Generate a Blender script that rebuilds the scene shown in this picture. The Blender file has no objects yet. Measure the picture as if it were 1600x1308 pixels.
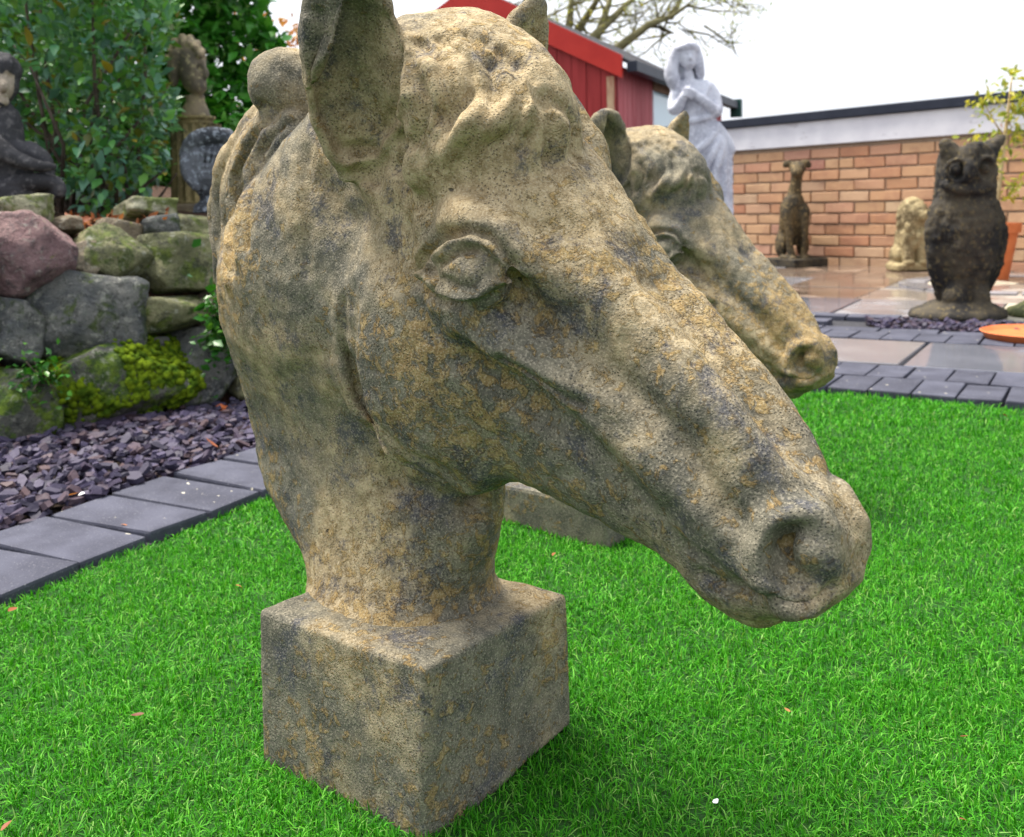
import bpy, bmesh, math, random
import numpy as np
from mathutils import Vector, Matrix, Euler
rad = math.radians
random.seed(7); rng = np.random.default_rng(7)
scene = bpy.context.scene
col = scene.collection

# ------------------------------------------------------------------ camera, sky, sun, exposure
CF, CPX, CPY, CROLL, CH = 1500.0, 800.0, 433.0, 0.025, 0.5     # focal length in photo pixels, principal point, roll, height
CPIT = math.atan((CPY - 320.0) / CF)
_f = np.array([0, math.cos(CPIT), -math.sin(CPIT)]); _r = np.array([1.0, 0, 0]); _u = np.cross(_r, _f)
CR = math.cos(CROLL) * _r - math.sin(CROLL) * _u
CU = math.sin(CROLL) * _r + math.cos(CROLL) * _u
cam = bpy.data.cameras.new('camera'); camo = bpy.data.objects.new('camera', cam); col.objects.link(camo)
cam.sensor_fit = 'HORIZONTAL'; cam.sensor_width = 36; cam.lens = 36 * CF / 1600
cam.shift_y = -(654 - CPY) / 1600
m = Matrix(((CR[0], CU[0], -_f[0], 0), (CR[1], CU[1], -_f[1], 0), (CR[2], CU[2], -_f[2], CH), (0, 0, 0, 1)))
camo.matrix_world = m
cam.clip_start = 0.02; cam.clip_end = 500
cam.dof.use_dof = True; cam.dof.focus_distance = 0.74
cam.dof.aperture_fstop = (cam.lens / 1000) / 0.0025
scene.camera = camo

SUN_EL, SUN_AZ = rad(68), rad(-58)          # azimuth measured from +Y towards +X
world = bpy.data.worlds.new('World'); scene.world = world; world.use_nodes = True
wn = world.node_tree; wn.nodes.clear()
sky = wn.nodes.new('ShaderNodeTexSky'); sky.sky_type = 'NISHITA'; sky.sun_disc = False
sky.sun_elevation = SUN_EL; sky.sun_rotation = SUN_AZ; sky.air_density = 1.0; sky.dust_density = 6.0; sky.ozone_density = 1.0
hs = wn.nodes.new('ShaderNodeHueSaturation'); hs.inputs['Saturation'].default_value = 0.28
bg = wn.nodes.new('ShaderNodeBackground'); bg.inputs['Strength'].default_value = 0.14
wo = wn.nodes.new('ShaderNodeOutputWorld')
cl = wn.nodes.new('ShaderNodeMix'); cl.data_type = 'RGBA'; cl.inputs[0].default_value = 0.62; cl.inputs[7].default_value = (4.5, 4.7, 5.1, 1)      # even pale cloud layer over the clear sky
wn.links.new(sky.outputs[0], hs.inputs['Color']); wn.links.new(hs.outputs[0], cl.inputs[6]); wn.links.new(cl.outputs[2], bg.inputs[0]); wn.links.new(bg.outputs[0], wo.inputs[0])
sl = bpy.data.lights.new('sun', 'SUN'); sl.energy = 3.5; sl.angle = rad(24); sl.color = (1.0, 0.93, 0.82)
so = bpy.data.objects.new('sun', sl); col.objects.link(so)
so.rotation_euler = (Vector((math.sin(SUN_AZ) * math.cos(SUN_EL), math.cos(SUN_AZ) * math.cos(SUN_EL), math.sin(SUN_EL)))).to_track_quat('Z', 'Y').to_euler()
scene.view_settings.view_transform = 'Standard'; scene.view_settings.look = 'None'
scene.view_settings.exposure = 1.18; scene.view_settings.gamma = 1.0
scene.cycles.max_bounces = 6; scene.cycles.diffuse_bounces = 3; scene.cycles.transparent_max_bounces = 6
scene.cycles.use_denoising = True

def ray(px, py):
    return _f + CR * (px - CPX) / CF - CU * (py - CPY) / CF
def gnd(px, py, z=0.0):                    # a photo pixel to the point where its sight line meets the height z
    d = ray(px, py); return np.array([0, 0, CH]) + d * ((z - CH) / d[2])
def at(px, py, D):                         # a photo pixel to the point at distance D along the view axis
    return np.array([0, 0, CH]) + ray(px, py) * D
def onplane(px, py, p0, n):
    d = ray(px, py); o = np.array([0, 0, CH]); return o + d * (np.dot(np.array(p0) - o, n) / np.dot(d, n))

# ------------------------------------------------------------------ object helpers
def tag(o, label=None, cat=None, group=None, kind=None):
    if label: o['label'] = label
    if cat: o['category'] = cat
    if group: o['group'] = group
    if kind: o['kind'] = kind
    return o
def empty(name, loc, rz=0.0, **k):
    o = bpy.data.objects.new(name, None); o.empty_display_size = 0.05; col.objects.link(o)
    o.location = loc; o.rotation_euler = (0, 0, rz); return tag(o, **k)
def link(name, me, parent=None, loc=None, rot=None, scale=None, **k):
    o = bpy.data.objects.new(name, me); col.objects.link(o)
    if parent: o.parent = parent
    if loc is not None: o.location = loc
    if rot is not None: o.rotation_euler = rot
    if scale is not None: o.scale = scale
    return tag(o, **k)
def mesh(name, v, f, mat=None, smooth=False):
    me = bpy.data.meshes.new(name)
    if isinstance(f, np.ndarray):
        n, kk = f.shape; v = np.asarray(v, np.float32)
        me.vertices.add(len(v)); me.vertices.foreach_set('co', v.ravel())
        me.loops.add(n * kk); me.loops.foreach_set('vertex_index', f.astype(np.int32).ravel())
        me.polygons.add(n); me.polygons.foreach_set('loop_start', np.arange(0, n * kk, kk, dtype=np.int32))
        me.polygons.foreach_set('loop_total', np.full(n, kk, np.int32))
        me.update(calc_edges=True)
    else:
        me.from_pydata([tuple(p) for p in v], [], f)
    if smooth: me.polygons.foreach_set('use_smooth', np.ones(len(me.polygons), bool))
    if mat: me.materials.append(mat)
    me.update(); return me
def bm_mesh(name, bm, mat=None, smooth=False):
    me = bpy.data.meshes.new(name); bm.to_mesh(me); bm.free()
    if smooth: me.polygons.foreach_set('use_smooth', np.ones(len(me.polygons), bool))
    if mat: me.materials.append(mat)
    return me
def copy_tree(o, parent=None, **k):
    c = o.copy(); col.objects.link(c)
    if parent: c.parent = parent
    for ch in list(o.children): copy_tree(ch, c)
    return tag(c, **k)
def box_bm(sx, sy, sz, bev=0.0, jit=0.0, seg=2, R=random):
    bm = bmesh.new(); bmesh.ops.create_cube(bm, size=1.0)
    for v in bm.verts:
        v.co = Vector((v.co.x * sx, v.co.y * sy, v.co.z * sz)) + Vector((R.uniform(-jit, jit), R.uniform(-jit, jit), R.uniform(-jit, jit)))
    if bev: bmesh.ops.bevel(bm, geom=list(bm.edges), offset=bev, segments=seg, affect='EDGES', profile=0.6)
    return bm

# value noise on numpy points
def _hash(ix, iy, iz, s):
    h = (ix * 374761393 + iy * 668265263 + iz * 2147483647 + s * 974711) & 0xffffffff
    h = ((h ^ (h >> 13)) * 1274126177) & 0xffffffff
    return ((h ^ (h >> 16)) & 0xffff) / 32767.5 - 1.0
def vnoise(P, freq, s=0):
    Q = np.asarray(P, float) * freq + 100.0; I = np.floor(Q).astype(np.int64); F = Q - I; F = F * F * (3 - 2 * F)
    out = 0
    for dx in (0, 1):
        for dy in (0, 1):
            for dz in (0, 1):
                w = (F[:, 0] if dx else 1 - F[:, 0]) * (F[:, 1] if dy else 1 - F[:, 1]) * (F[:, 2] if dz else 1 - F[:, 2])
                out = out + w * _hash(I[:, 0] + dx, I[:, 1] + dy, I[:, 2] + dz, s)
    return out
def fbm(P, freq, octs=4, s=0):
    a = 1.0; o = 0
    for i in range(octs): o = o + a * vnoise(P, freq * 2 ** i, s + i); a *= 0.5
    return o

# ------------------------------------------------------------------ sculpting volume (signed distance grid -> mesh)
class Vol:
    def __init__(s, lo, hi, h):
        s.lo = np.array(lo, float); s.h = h; s.n = np.ceil((np.array(hi) - s.lo) / h).astype(int) + 1
        s.f = np.full(s.n, 1e3, np.float32)
        s.ax = [s.lo[i] + h * np.arange(s.n[i]) for i in range(3)]
    def apply(s, fn, lo, hi, k=0.0, op='add'):
        i0 = np.clip(np.floor((np.array(lo) - s.lo) / s.h).astype(int) - 2, 0, s.n); i1 = np.clip(np.ceil((np.array(hi) - s.lo) / s.h).astype(int) + 3, 0, s.n)
        if np.any(i1 <= i0): return
        sl_ = tuple(slice(a, b) for a, b in zip(i0, i1))
        X = s.ax[0][sl_[0]][:, None, None]; Y = s.ax[1][sl_[1]][None, :, None]; Z = s.ax[2][sl_[2]][None, None, :]
        d = fn(X, Y, Z).astype(np.float32); a = s.f[sl_]
        if op == 'add':
            if k > 0:
                hh = np.maximum(k - np.abs(a - d), 0) / k; s.f[sl_] = np.minimum(a, d) - hh * hh * k * 0.25
            else: s.f[sl_] = np.minimum(a, d)
        else:
            d = -d
            if k > 0:
                hh = np.maximum(k - np.abs(a - d), 0) / k; s.f[sl_] = np.maximum(a, d) + hh * hh * k * 0.25
            else: s.f[sl_] = np.maximum(a, d)
    def ell(s, c, r, k=0.0, op='add', rot=None):
        c = np.array(c, float); r = np.array(r, float)
        def fn(X, Y, Z):
            x, y, z = X - c[0], Y - c[1], Z - c[2]
            if rot is not None:
                x, y, z = (rot[0][0] * x + rot[0][1] * y + rot[0][2] * z, rot[1][0] * x + rot[1][1] * y + rot[1][2] * z, rot[2][0] * x + rot[2][1] * y + rot[2][2] * z)
            k0 = np.sqrt((x / r[0]) ** 2 + (y / r[1]) ** 2 + (z / r[2]) ** 2) + 1e-9
            k1 = np.sqrt((x / r[0] ** 2) ** 2 + (y / r[1] ** 2) ** 2 + (z / r[2] ** 2) ** 2) + 1e-9
            return k0 * (k0 - 1) / k1
        e = (r if rot is None else np.full(3, r.max())) + k
        s.apply(fn, c - e, c + e, k, op)
    def cap(s, a, b, ra, rb, k=0.0, op='add'):
        a = np.array(a, float); b = np.array(b, float); ab = b - a; L = float(ab @ ab) + 1e-12
        def fn(X, Y, Z):
            t = np.clip(((X - a[0]) * ab[0] + (Y - a[1]) * ab[1] + (Z - a[2]) * ab[2]) / L, 0, 1)
            return np.sqrt((X - a[0] - t * ab[0]) ** 2 + (Y - a[1] - t * ab[1]) ** 2 + (Z - a[2] - t * ab[2]) ** 2) - (ra + (rb - ra) * t)
        m_ = max(ra, rb) + k
        s.apply(fn, np.minimum(a, b) - m_, np.maximum(a, b) + m_, k, op)
    def chain(s, pts, rs, k=0.0, op='add', sub=4):
        P = np.array(pts, float); n = len(P)
        rs = np.full(n, rs) if np.isscalar(rs) else np.array(rs, float)
        def cr(A, t):                       # catmull-rom
            i = min(int(t), n - 2); u = t - i
            p0 = A[max(i - 1, 0)]; p1 = A[i]; p2 = A[i + 1]; p3 = A[min(i + 2, n - 1)]
            return 0.5 * (2 * p1 + (p2 - p0) * u + (2 * p0 - 5 * p1 + 4 * p2 - p3) * u * u + (3 * p1 - p0 - 3 * p2 + p3) * u ** 3)
        T = np.linspace(0, n - 1, (n - 1) * sub + 1) if n > 2 else [0, 1]
        Q = [cr(P, t) for t in T]; W = [float(cr(rs, t)) for t in T]
        for i in range(len(Q) - 1): s.cap(Q[i], Q[i + 1], W[i], W[i + 1], k, op)
    def slices(s, z, cx, bx, cy, by, k=0.0, p=2.2, op='add'):      # stack of horizontal superellipses
        z0 = np.array(z, float); z = np.linspace(z0[0], z0[-1], 81); ker = np.exp(-np.linspace(-2, 2, 13) ** 2); ker /= ker.sum()
        def den(a):
            e = np.interp(z, z0, np.array(a, float)); pad = np.concatenate([2 * e[0] - e[6:0:-1], e, 2 * e[-1] - e[-2:-8:-1]]); return np.convolve(pad, ker, 'valid')
        cx, bx, cy, by = [den(np.broadcast_to(a, z0.shape)) for a in (cx, bx, cy, by)]
        def fn(X, Y, Z):
            zc = np.clip(Z, z[0], z[-1])
            I = lambda a: np.interp(zc, z, a)
            b_, w_ = I(bx), I(by)
            r = (np.abs((X - I(cx)) / b_) ** p + np.abs((Y - I(cy)) / w_) ** p) ** (1 / p)
            d = (r - 1) * np.minimum(b_, w_) * 0.92; dz = np.abs(Z - zc)
            return np.where(dz > 0, np.sqrt(np.maximum(d, 0) ** 2 + dz ** 2) + np.minimum(d, 0) * 0, d)
        s.apply(fn, (np.min(cx - bx) - k, np.min(cy - by) - k, z[0] - k), (np.max(cx + bx) + k, np.max(cy + by) + k, z[-1] + k), k, op)
    def box(s, c, b, r=0.0, k=0.0, op='add'):
        c = np.array(c, float); b = np.array(b, float)
        def fn(X, Y, Z):
            x, y, z = np.abs(X - c[0]) - b[0] + r, np.abs(Y - c[1]) - b[1] + r, np.abs(Z - c[2]) - b[2] + r
            return np.sqrt(np.maximum(x, 0) ** 2 + np.maximum(y, 0) ** 2 + np.maximum(z, 0) ** 2) + np.minimum(np.maximum(np.maximum(x, y), z), 0) - r
        s.apply(fn, c - b - k, c + b + k, k, op)
    def net(s):
        f = np.clip(s.f, -9e2, 9e2); ins = f < 0
        nx, ny, nz = s.n - 1
        c8 = [ins[a:a + nx, b:b + ny, c:c + nz] for a in (0, 1) for b in (0, 1) for c in (0, 1)]
        cnt = sum(c.astype(np.int8) for c in c8); act = (cnt > 0) & (cnt < 8)
        idx = np.full(act.shape, -1, np.int64); I = np.argwhere(act); idx[act] = np.arange(len(I))
        acc = np.zeros((len(I), 3)); num = np.zeros(len(I))
        corners = [(a, b, c) for a in (0, 1) for b in (0, 1) for c in (0, 1)]
        val = {c: f[I[:, 0] + c[0], I[:, 1] + c[1], I[:, 2] + c[2]].astype(float) for c in corners}
        for c in corners:
            for ax in range(3):
                if c[ax] == 0:
                    d = list(c); d[ax] = 1; d = tuple(d); va, vb = val[c], val[d]; cross = (va < 0) != (vb < 0)
                    t = np.where(cross, va / np.where(cross, va - vb, 1), 0)
                    p = np.tile(np.array(c, float), (len(I), 1)); p[:, ax] = t
                    acc += p * cross[:, None]; num += cross
        V = s.lo + s.h * (I + acc / np.maximum(num, 1)[:, None])
        Q = []
        for ax in range(3):
            o1, o2 = [(1, 2), (2, 0), (0, 1)][ax]
            sa = [slice(None)] * 3; sb = [slice(None)] * 3; sa[ax] = slice(0, -1); sb[ax] = slice(1, None)
            A = ins[tuple(sa)]; B = ins[tuple(sb)]; X = np.argwhere(A != B)
            X = X[(X[:, o1] > 0) & (X[:, o2] > 0) & (X[:, o1] < s.n[o1] - 1) & (X[:, o2] < s.n[o2] - 1)]
            flip = A[X[:, 0], X[:, 1], X[:, 2]]
            def g(d1, d2):
                Y = X.copy(); Y[:, o1] -= d1; Y[:, o2] -= d2; return idx[Y[:, 0], Y[:, 1], Y[:, 2]]
            q = np.stack([g(1, 1), g(0, 1), g(0, 0), g(1, 0)], 1)
            q[~flip] = q[~flip][:, ::-1]; Q.append(q)
        Q = np.concatenate(Q); Q = Q[(Q >= 0).all(1)]
        return V, Q
def relax(V, Q, it=1, a=0.5):
    E = np.concatenate([Q[:, [0, 1]], Q[:, [1, 2]], Q[:, [2, 3]], Q[:, [3, 0]]]); n = len(V)
    for _ in range(it):
        S = np.zeros_like(V); C = np.bincount(E[:, 0], minlength=n) + np.bincount(E[:, 1], minlength=n)
        for k in range(3): S[:, k] = np.bincount(E[:, 0], V[E[:, 1], k], n) + np.bincount(E[:, 1], V[E[:, 0], k], n)
        V = V * (1 - a) + a * S / np.maximum(C, 1)[:, None]
    return V
def normals(V, Q):
    N = np.cross(V[Q[:, 2]] - V[Q[:, 0]], V[Q[:, 3]] - V[Q[:, 1]]); n = len(V); O = np.zeros_like(V)
    for k in range(3):
        for j in range(4): O[:, k] += np.bincount(Q[:, j], N[:, k], n)
    return O / (np.linalg.norm(O, axis=1)[:, None] + 1e-12)
# ------------------------------------------------------------------ materials
class NT:
    def __init__(s, name, coord='Object', rough=0.8, spec=0.3):
        s.m = bpy.data.materials.new(name); s.m.use_nodes = True; s.t = s.m.node_tree; s.p = s.t.nodes['Principled BSDF']
        s.p.inputs['Roughness'].default_value = rough; s.p.inputs['Specular IOR Level'].default_value = spec
        tc = s.t.nodes.new('ShaderNodeTexCoord'); s.co = tc.outputs[coord]; s.tc = tc
        s.oi = None
    def n(s, typ, **k):
        nd = s.t.nodes.new(typ)
        for a, b in k.items(): setattr(nd, a, b)
        return nd
    def set(s, sock, v):
        if hasattr(v, 'is_output') or isinstance(v, bpy.types.NodeSocket): s.t.links.new(v, sock)
        elif isinstance(v, (tuple, list)) and len(v) == 3 and sock.type == 'RGBA': sock.default_value = (*v, 1)
        else: sock.default_value = v
    def rnd(s):
        if not s.oi: s.oi = s.n('ShaderNodeObjectInfo')
        return s.oi.outputs['Random']
    def shift(s, amt=50.0):                # every object gets its own patch of the pattern
        r = s.math('MULTIPLY', s.rnd(), amt); v = s.n('ShaderNodeVectorMath', operation='ADD'); s.set(v.inputs[0], s.co)
        c = s.n('ShaderNodeCombineXYZ'); [s.set(c.inputs[i], r) for i in range(3)]; s.set(v.inputs[1], c.outputs[0]); s.co = v.outputs[0]
    def noise(s, scale, detail=4, rough=0.55, dist=0.0, co=None, stretch=None):
        nd = s.n('ShaderNodeTexNoise'); c = co or s.co
        if stretch:
            mp = s.n('ShaderNodeMapping'); s.set(mp.inputs[0], c); mp.inputs['Scale'].default_value = stretch; c = mp.outputs[0]
        s.set(nd.inputs['Vector'], c); nd.inputs['Scale'].default_value = scale; nd.inputs['Detail'].default_value = detail
        nd.inputs['Roughness'].default_value = rough; nd.inputs['Distortion'].default_value = dist; return nd.outputs['Fac']
    def vor(s, scale, feature='F1', out='Distance', rand=1.0):
        nd = s.n('ShaderNodeTexVoronoi', feature=feature); s.set(nd.inputs['Vector'], s.co); nd.inputs['Scale'].default_value = scale
        nd.inputs['Randomness'].default_value = rand; return nd.outputs[out]
    def step(s, fac, a, b):
        nd = s.n('ShaderNodeMapRange'); nd.interpolation_type = 'SMOOTHSTEP'; s.set(nd.inputs['Value'], fac); nd.inputs['From Min'].default_value = a; nd.inputs['From Max'].default_value = b; return nd.outputs[0]
    def math(s, op, a, b=0.0):
        nd = s.n('ShaderNodeMath', operation=op); s.set(nd.inputs[0], a); s.set(nd.inputs[1], b); return nd.outputs[0]
    def mix(s, fac, a, b, bt='MIX'):
        nd = s.n('ShaderNodeMix', data_type='RGBA', blend_type=bt); s.set(nd.inputs[0], fac); s.set(nd.inputs[6], a); s.set(nd.inputs[7], b); return nd.outputs[2]
    def ramp(s, fac, stops):
        nd = s.n('ShaderNodeValToRGB'); s.set(nd.inputs[0], fac); e = nd.color_ramp.elements
        while len(e) < len(stops): e.new(0.5)
        for el, (p, c) in zip(e, stops): el.position = p; el.color = (*c, 1)
        return nd.outputs[0]
    def bump(s, h, strength=0.3, dist=0.002, prev=None):
        nd = s.n('ShaderNodeBump'); s.set(nd.inputs['Height'], h); nd.inputs['Strength'].default_value = strength; nd.inputs['Distance'].default_value = dist
        if prev is not None: s.set(nd.inputs['Normal'], prev)
        return nd.outputs[0]
    def done(s, color, normal=None, rough=None):
        s.set(s.p.inputs['Base Color'], color)
        if normal is not None: s.set(s.p.inputs['Normal'], normal)
        if rough is not None: s.set(s.p.inputs['Roughness'], rough)
        return s.m
    def attr(s, name):
        nd = s.n('ShaderNodeAttribute'); nd.attribute_name = name; return nd.outputs['Fac']

def cast_stone(name='weathered_cast_stone', crust=0.0, tanness=0.0):
    t = NT(name, rough=0.92, spec=0.15); t.shift(3.0)
    big = t.noise(6.5, 3, 0.55); big2 = t.noise(4.2, 2, 0.5, 0.5); mid = t.noise(30, 6, 0.68); crustn = t.noise(88, 7, 0.66, 0.5); grain = t.noise(560, 2, 0.5); speck = t.noise(300, 5, 0.72)
    tan = t.mix(t.step(t.noise(85, 5, 0.65), 0.35, 0.65), (0.265, 0.20, 0.108), (0.44, 0.35, 0.21))
    grey = t.mix(t.step(mid, 0.35, 0.65), (0.098, 0.094, 0.075), (0.195, 0.178, 0.132))
    # broad zones of tan wear and grey green body, broken up by the finer noise
    zone = t.step(t.math('ADD', t.math('MULTIPLY', big, 0.78), t.math('MULTIPLY', mid, 0.22)), 0.42 + tanness, 0.60 + tanness)
    c = t.mix(zone, grey, tan)
    # raised ochre crust in ragged flakes
    sep = t.n('ShaderNodeSeparateXYZ'); t.set(sep.inputs[0], t.tc.outputs['Object']); low = t.math('MULTIPLY', t.math('SUBTRACT', 0.40, sep.outputs[2]), 0.14)      # the crust grows thicker lower down
    cr = t.math('ADD', t.math('ADD', t.math('MULTIPLY', crustn, 0.70), t.math('MULTIPLY', big2, 0.36)), low); cf = t.step(cr, 0.545 + crust, 0.595 + crust)
    och = t.mix(t.step(t.noise(140, 3), 0.35, 0.65), (0.27, 0.165, 0.046), (0.38, 0.265, 0.10)); c = t.mix(t.math('MULTIPLY', cf, 0.6), c, och)
    # soot grey patches with speckled borders
    so_ = t.math('ADD', t.math('MULTIPLY', t.noise(17, 8, 0.76, 0.3), 0.8), t.math('MULTIPLY', speck, 0.2)); c = t.mix(t.math('MULTIPLY', t.step(so_, 0.515, 0.61), 0.78), c, (0.058, 0.063, 0.080))
    # grain: dark pits and pale grit
    pv = t.vor(430); pit = t.math('MULTIPLY', t.math('SUBTRACT', 1.0, t.step(pv, 0.16, 0.36)), t.step(t.noise(45, 4, 0.65), 0.40, 0.58)); c = t.mix(t.math('MULTIPLY', pit, 0.5), c, (0.05, 0.052, 0.05)); c = t.mix(t.math('MULTIPLY', t.step(grain, 0.52, 0.66), 0.28), c, (0.56, 0.50, 0.38)); c = t.mix(t.math('MULTIPLY', t.step(grain, 0.44, 0.32), 0.3), c, (0.06, 0.06, 0.055))
    hole = t.step(t.noise(75, 1, 0.4), 0.80, 0.82); c = t.mix(t.math('MULTIPLY', hole, 0.8), c, (0.03, 0.03, 0.03))
    h = t.math('ADD', t.math('MULTIPLY', cf, 0.7), t.math('MULTIPLY', grain, 0.55)); h = t.math('SUBTRACT', h, t.math('ADD', t.math('MULTIPLY', pit, 0.75), t.math('MULTIPLY', hole, 1.6)))
    h = t.math('ADD', h, t.math('MULTIPLY', crustn, 0.8))
    return t.done(c, t.bump(h, 0.75, 0.0021))
def statue_stone(name, dark, mid, lite, amount=0.5, scale=1.0, rough=0.85):
    t = NT(name, rough=rough, spec=0.25); t.shift(5.0)
    a = t.noise(9 * scale, 4, 0.55); b = t.noise(60 * scale, 5, 0.65); g = t.noise(260 * scale, 3)
    c = t.mix(t.step(a, 0.35, 0.65), dark, mid); c = t.mix(t.math('MULTIPLY', t.step(b, 0.6 - 0.25 * amount, 0.72 - 0.2 * amount), 0.8), c, lite)
    c = t.mix(t.math('MULTIPLY', t.step(g, 0.55, 0.7), 0.4), c, dark)
    return t.done(c, t.bump(t.math('ADD', b, t.math('MULTIPLY', g, 0.4)), 0.5, 0.004))
M = {}
M['horse'] = cast_stone(); M['plinth'] = cast_stone('weathered_plinth_stone', 0.085, 0.09)
M['owl'] = statue_stone('dark_patinated_stone', (0.018, 0.017, 0.017), (0.070, 0.058, 0.040), (0.14, 0.108, 0.052), 0.28)
M['hound'] = statue_stone('bronzed_stone', (0.035, 0.03, 0.022), (0.09, 0.065, 0.032), (0.30, 0.21, 0.09), 0.3)
M['lion'] = statue_stone('sandy_stone', (0.15, 0.115, 0.06), (0.33, 0.265, 0.14), (0.46, 0.38, 0.22), 0.4)
M['girl'] = statue_stone('pale_marble_resin', (0.40, 0.41, 0.48), (0.60, 0.62, 0.70), (0.68, 0.69, 0.76), 0.4)
M['bust'] = statue_stone('mossy_brown_stone', (0.11, 0.095, 0.075), (0.27, 0.215, 0.14), (0.38, 0.33, 0.18), 0.35)
M['fluted'] = statue_stone('ochre_column_stone', (0.10, 0.085, 0.045), (0.30, 0.24, 0.11), (0.40, 0.34, 0.16), 0.4)
M['sitter'] = statue_stone('slate_grey_stone', (0.026, 0.026, 0.03), (0.06, 0.06, 0.068), (0.13, 0.125, 0.13), 0.35)
M['face'] = statue_stone('worn_cream_stone', (0.12, 0.10, 0.08), (0.40, 0.34, 0.27), (0.48, 0.42, 0.34), 0.4)
M['bowl'] = statue_stone('blue_grey_stone', (0.04, 0.045, 0.055), (0.13, 0.14, 0.165), (0.30, 0.34, 0.40), 0.45)
M['green_base'] = statue_stone('algae_stone', (0.05, 0.06, 0.025), (0.13, 0.14, 0.05), (0.22, 0.21, 0.09), 0.4)

def rock(name, cols, moss=0.0, mosscol=((0.03, 0.07, 0.008), (0.20, 0.26, 0.012)), lichen=(0.42, 0.42, 0.36), lich=0.3):
    t = NT(name, rough=0.85, spec=0.3); t.shift(9.0)
    a = t.noise(14, 5, 0.6); b = t.noise(55, 5, 0.65); g = t.noise(300, 2)
    c = t.mix(t.step(a, 0.35, 0.65), cols[0], cols[1]); c = t.mix(t.math('MULTIPLY', t.step(b, 0.5, 0.7), 0.6), c, cols[2])
    c = t.mix(t.math('MULTIPLY', t.step(t.noise(20, 6, 0.7), 0.60, 0.68), lich * 2), c, lichen)
    mf = t.noise(16, 6, 0.68, 0.4)
    if moss > 0:
        mk = t.step(mf, 0.62 - 0.3 * moss, 0.72 - 0.3 * moss); mc = t.mix(t.step(t.noise(38, 3), 0.4, 0.62), mosscol[0], mosscol[1]); c = t.mix(t.math('MULTIPLY', mk, 0.9), c, mc)
    c = t.mix(t.math('MULTIPLY', t.step(t.noise(34, 6, 0.75), 0.52, 0.62), 0.55), c, (0.026, 0.027, 0.028)); c = t.mix(t.math('MULTIPLY', t.step(t.noise(48, 5, 0.7, 0.5), 0.56, 0.66), 0.4), c, lichen)
    c = t.mix(t.math('MULTIPLY', t.step(g, 0.55, 0.7), 0.35), c, (0.02, 0.02, 0.02))
    return t.done(c, t.bump(t.math('ADD', t.math('ADD', t.math('MULTIPLY', b, 0.8), t.math('MULTIPLY', g, 0.3)), t.math('MULTIPLY', a, 1.5)), 1.0, 0.016))
M['rock_pink'] = rock('pink_granite', ((0.17, 0.10, 0.105), (0.28, 0.18, 0.175), (0.12, 0.10, 0.11)), 0.05, lich=0.32)
M['rock_grey'] = rock('grey_sandstone', ((0.075, 0.082, 0.088), (0.17, 0.17, 0.155), (0.12, 0.135, 0.12)), 0.32, ((0.03, 0.05, 0.014), (0.07, 0.10, 0.02)), lich=0.18)
M['rock_olive'] = rock('olive_sandstone', ((0.12, 0.125, 0.065), (0.26, 0.25, 0.135), (0.17, 0.175, 0.085)), 0.42, ((0.05, 0.075, 0.015), (0.13, 0.17, 0.03)), lich=0.25)
M['rock_pale'] = rock('pale_sandstone', ((0.24, 0.235, 0.15), (0.44, 0.42, 0.30), (0.28, 0.28, 0.17)), 0.45, ((0.10, 0.13, 0.03), (0.2, 0.23, 0.06)), lich=0.35)
M['rock_moss'] = rock('moss_covered_sandstone', ((0.055, 0.06, 0.055), (0.13, 0.13, 0.105), (0.085, 0.09, 0.08)), 0.62, ((0.04, 0.085, 0.008), (0.14, 0.22, 0.012)), lich=0.15)
M['rock_tan'] = rock('tan_sandstone', ((0.16, 0.125, 0.085), (0.32, 0.265, 0.185), (0.15, 0.13, 0.12)), 0.2, lich=0.2)

def moss_mat():
    t = NT('bright_moss', rough=0.95, spec=0.1); a = t.noise(45, 4); c = t.mix(t.step(a, 0.35, 0.65), (0.06, 0.12, 0.008), (0.20, 0.29, 0.012))
    return t.done(c, t.bump(t.noise(500, 4, 0.7), 1.0, 0.006))
M['moss'] = moss_mat()
def brick_mat():
    t = NT('buff_red_brick', rough=0.85, spec=0.25)
    r = t.rnd(); base = t.ramp(r, [(0.0, (0.47, 0.22, 0.13)), (0.22, (0.54, 0.31, 0.175)), (0.45, (0.57, 0.36, 0.21)), (0.66, (0.51, 0.27, 0.175)), (0.85, (0.60, 0.43, 0.27)), (1.0, (0.41, 0.19, 0.145))])
    t.shift(20.0); c = t.mix(t.math('MULTIPLY', t.step(t.noise(9, 4, 0.6), 0.45, 0.7), 0.35), base, (0.30, 0.14, 0.10)); c = t.mix(t.math('MULTIPLY', t.step(t.noise(45, 4, 0.65), 0.5, 0.75), 0.3), c, (0.6, 0.42, 0.26))
    return t.done(c, t.bump(t.noise(90, 5, 0.7), 0.5, 0.004))
M['brick'] = brick_mat()
def simple(name, a, b, scale=20, rough=0.8, bumps=0.4, bd=0.003, spec=0.3, fine=150, detail=5, objvar=0.0, stretch=None):
    t = NT(name, rough=rough, spec=spec); rv = t.rnd() if objvar else None
    t.shift(11.0); f = t.step(t.noise(scale, detail, 0.6, stretch=stretch), 0.3, 0.7); c = t.mix(f, a, b)
    if objvar:
        k = t.math('ADD', 1.0 - objvar, t.math('MULTIPLY', rv, 2 * objvar)); cc = t.n('ShaderNodeCombineColor'); [t.set(cc.inputs[i], k) for i in range(3)]; c = t.mix(1.0, c, cc.outputs[0], 'MULTIPLY')
    return t.done(c, t.bump(t.noise(fine, 4, 0.65), bumps, bd))
M['mortar'] = simple('mortar', (0.30, 0.22, 0.16), (0.40, 0.31, 0.23), 60)
M['fascia'] = None
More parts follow.
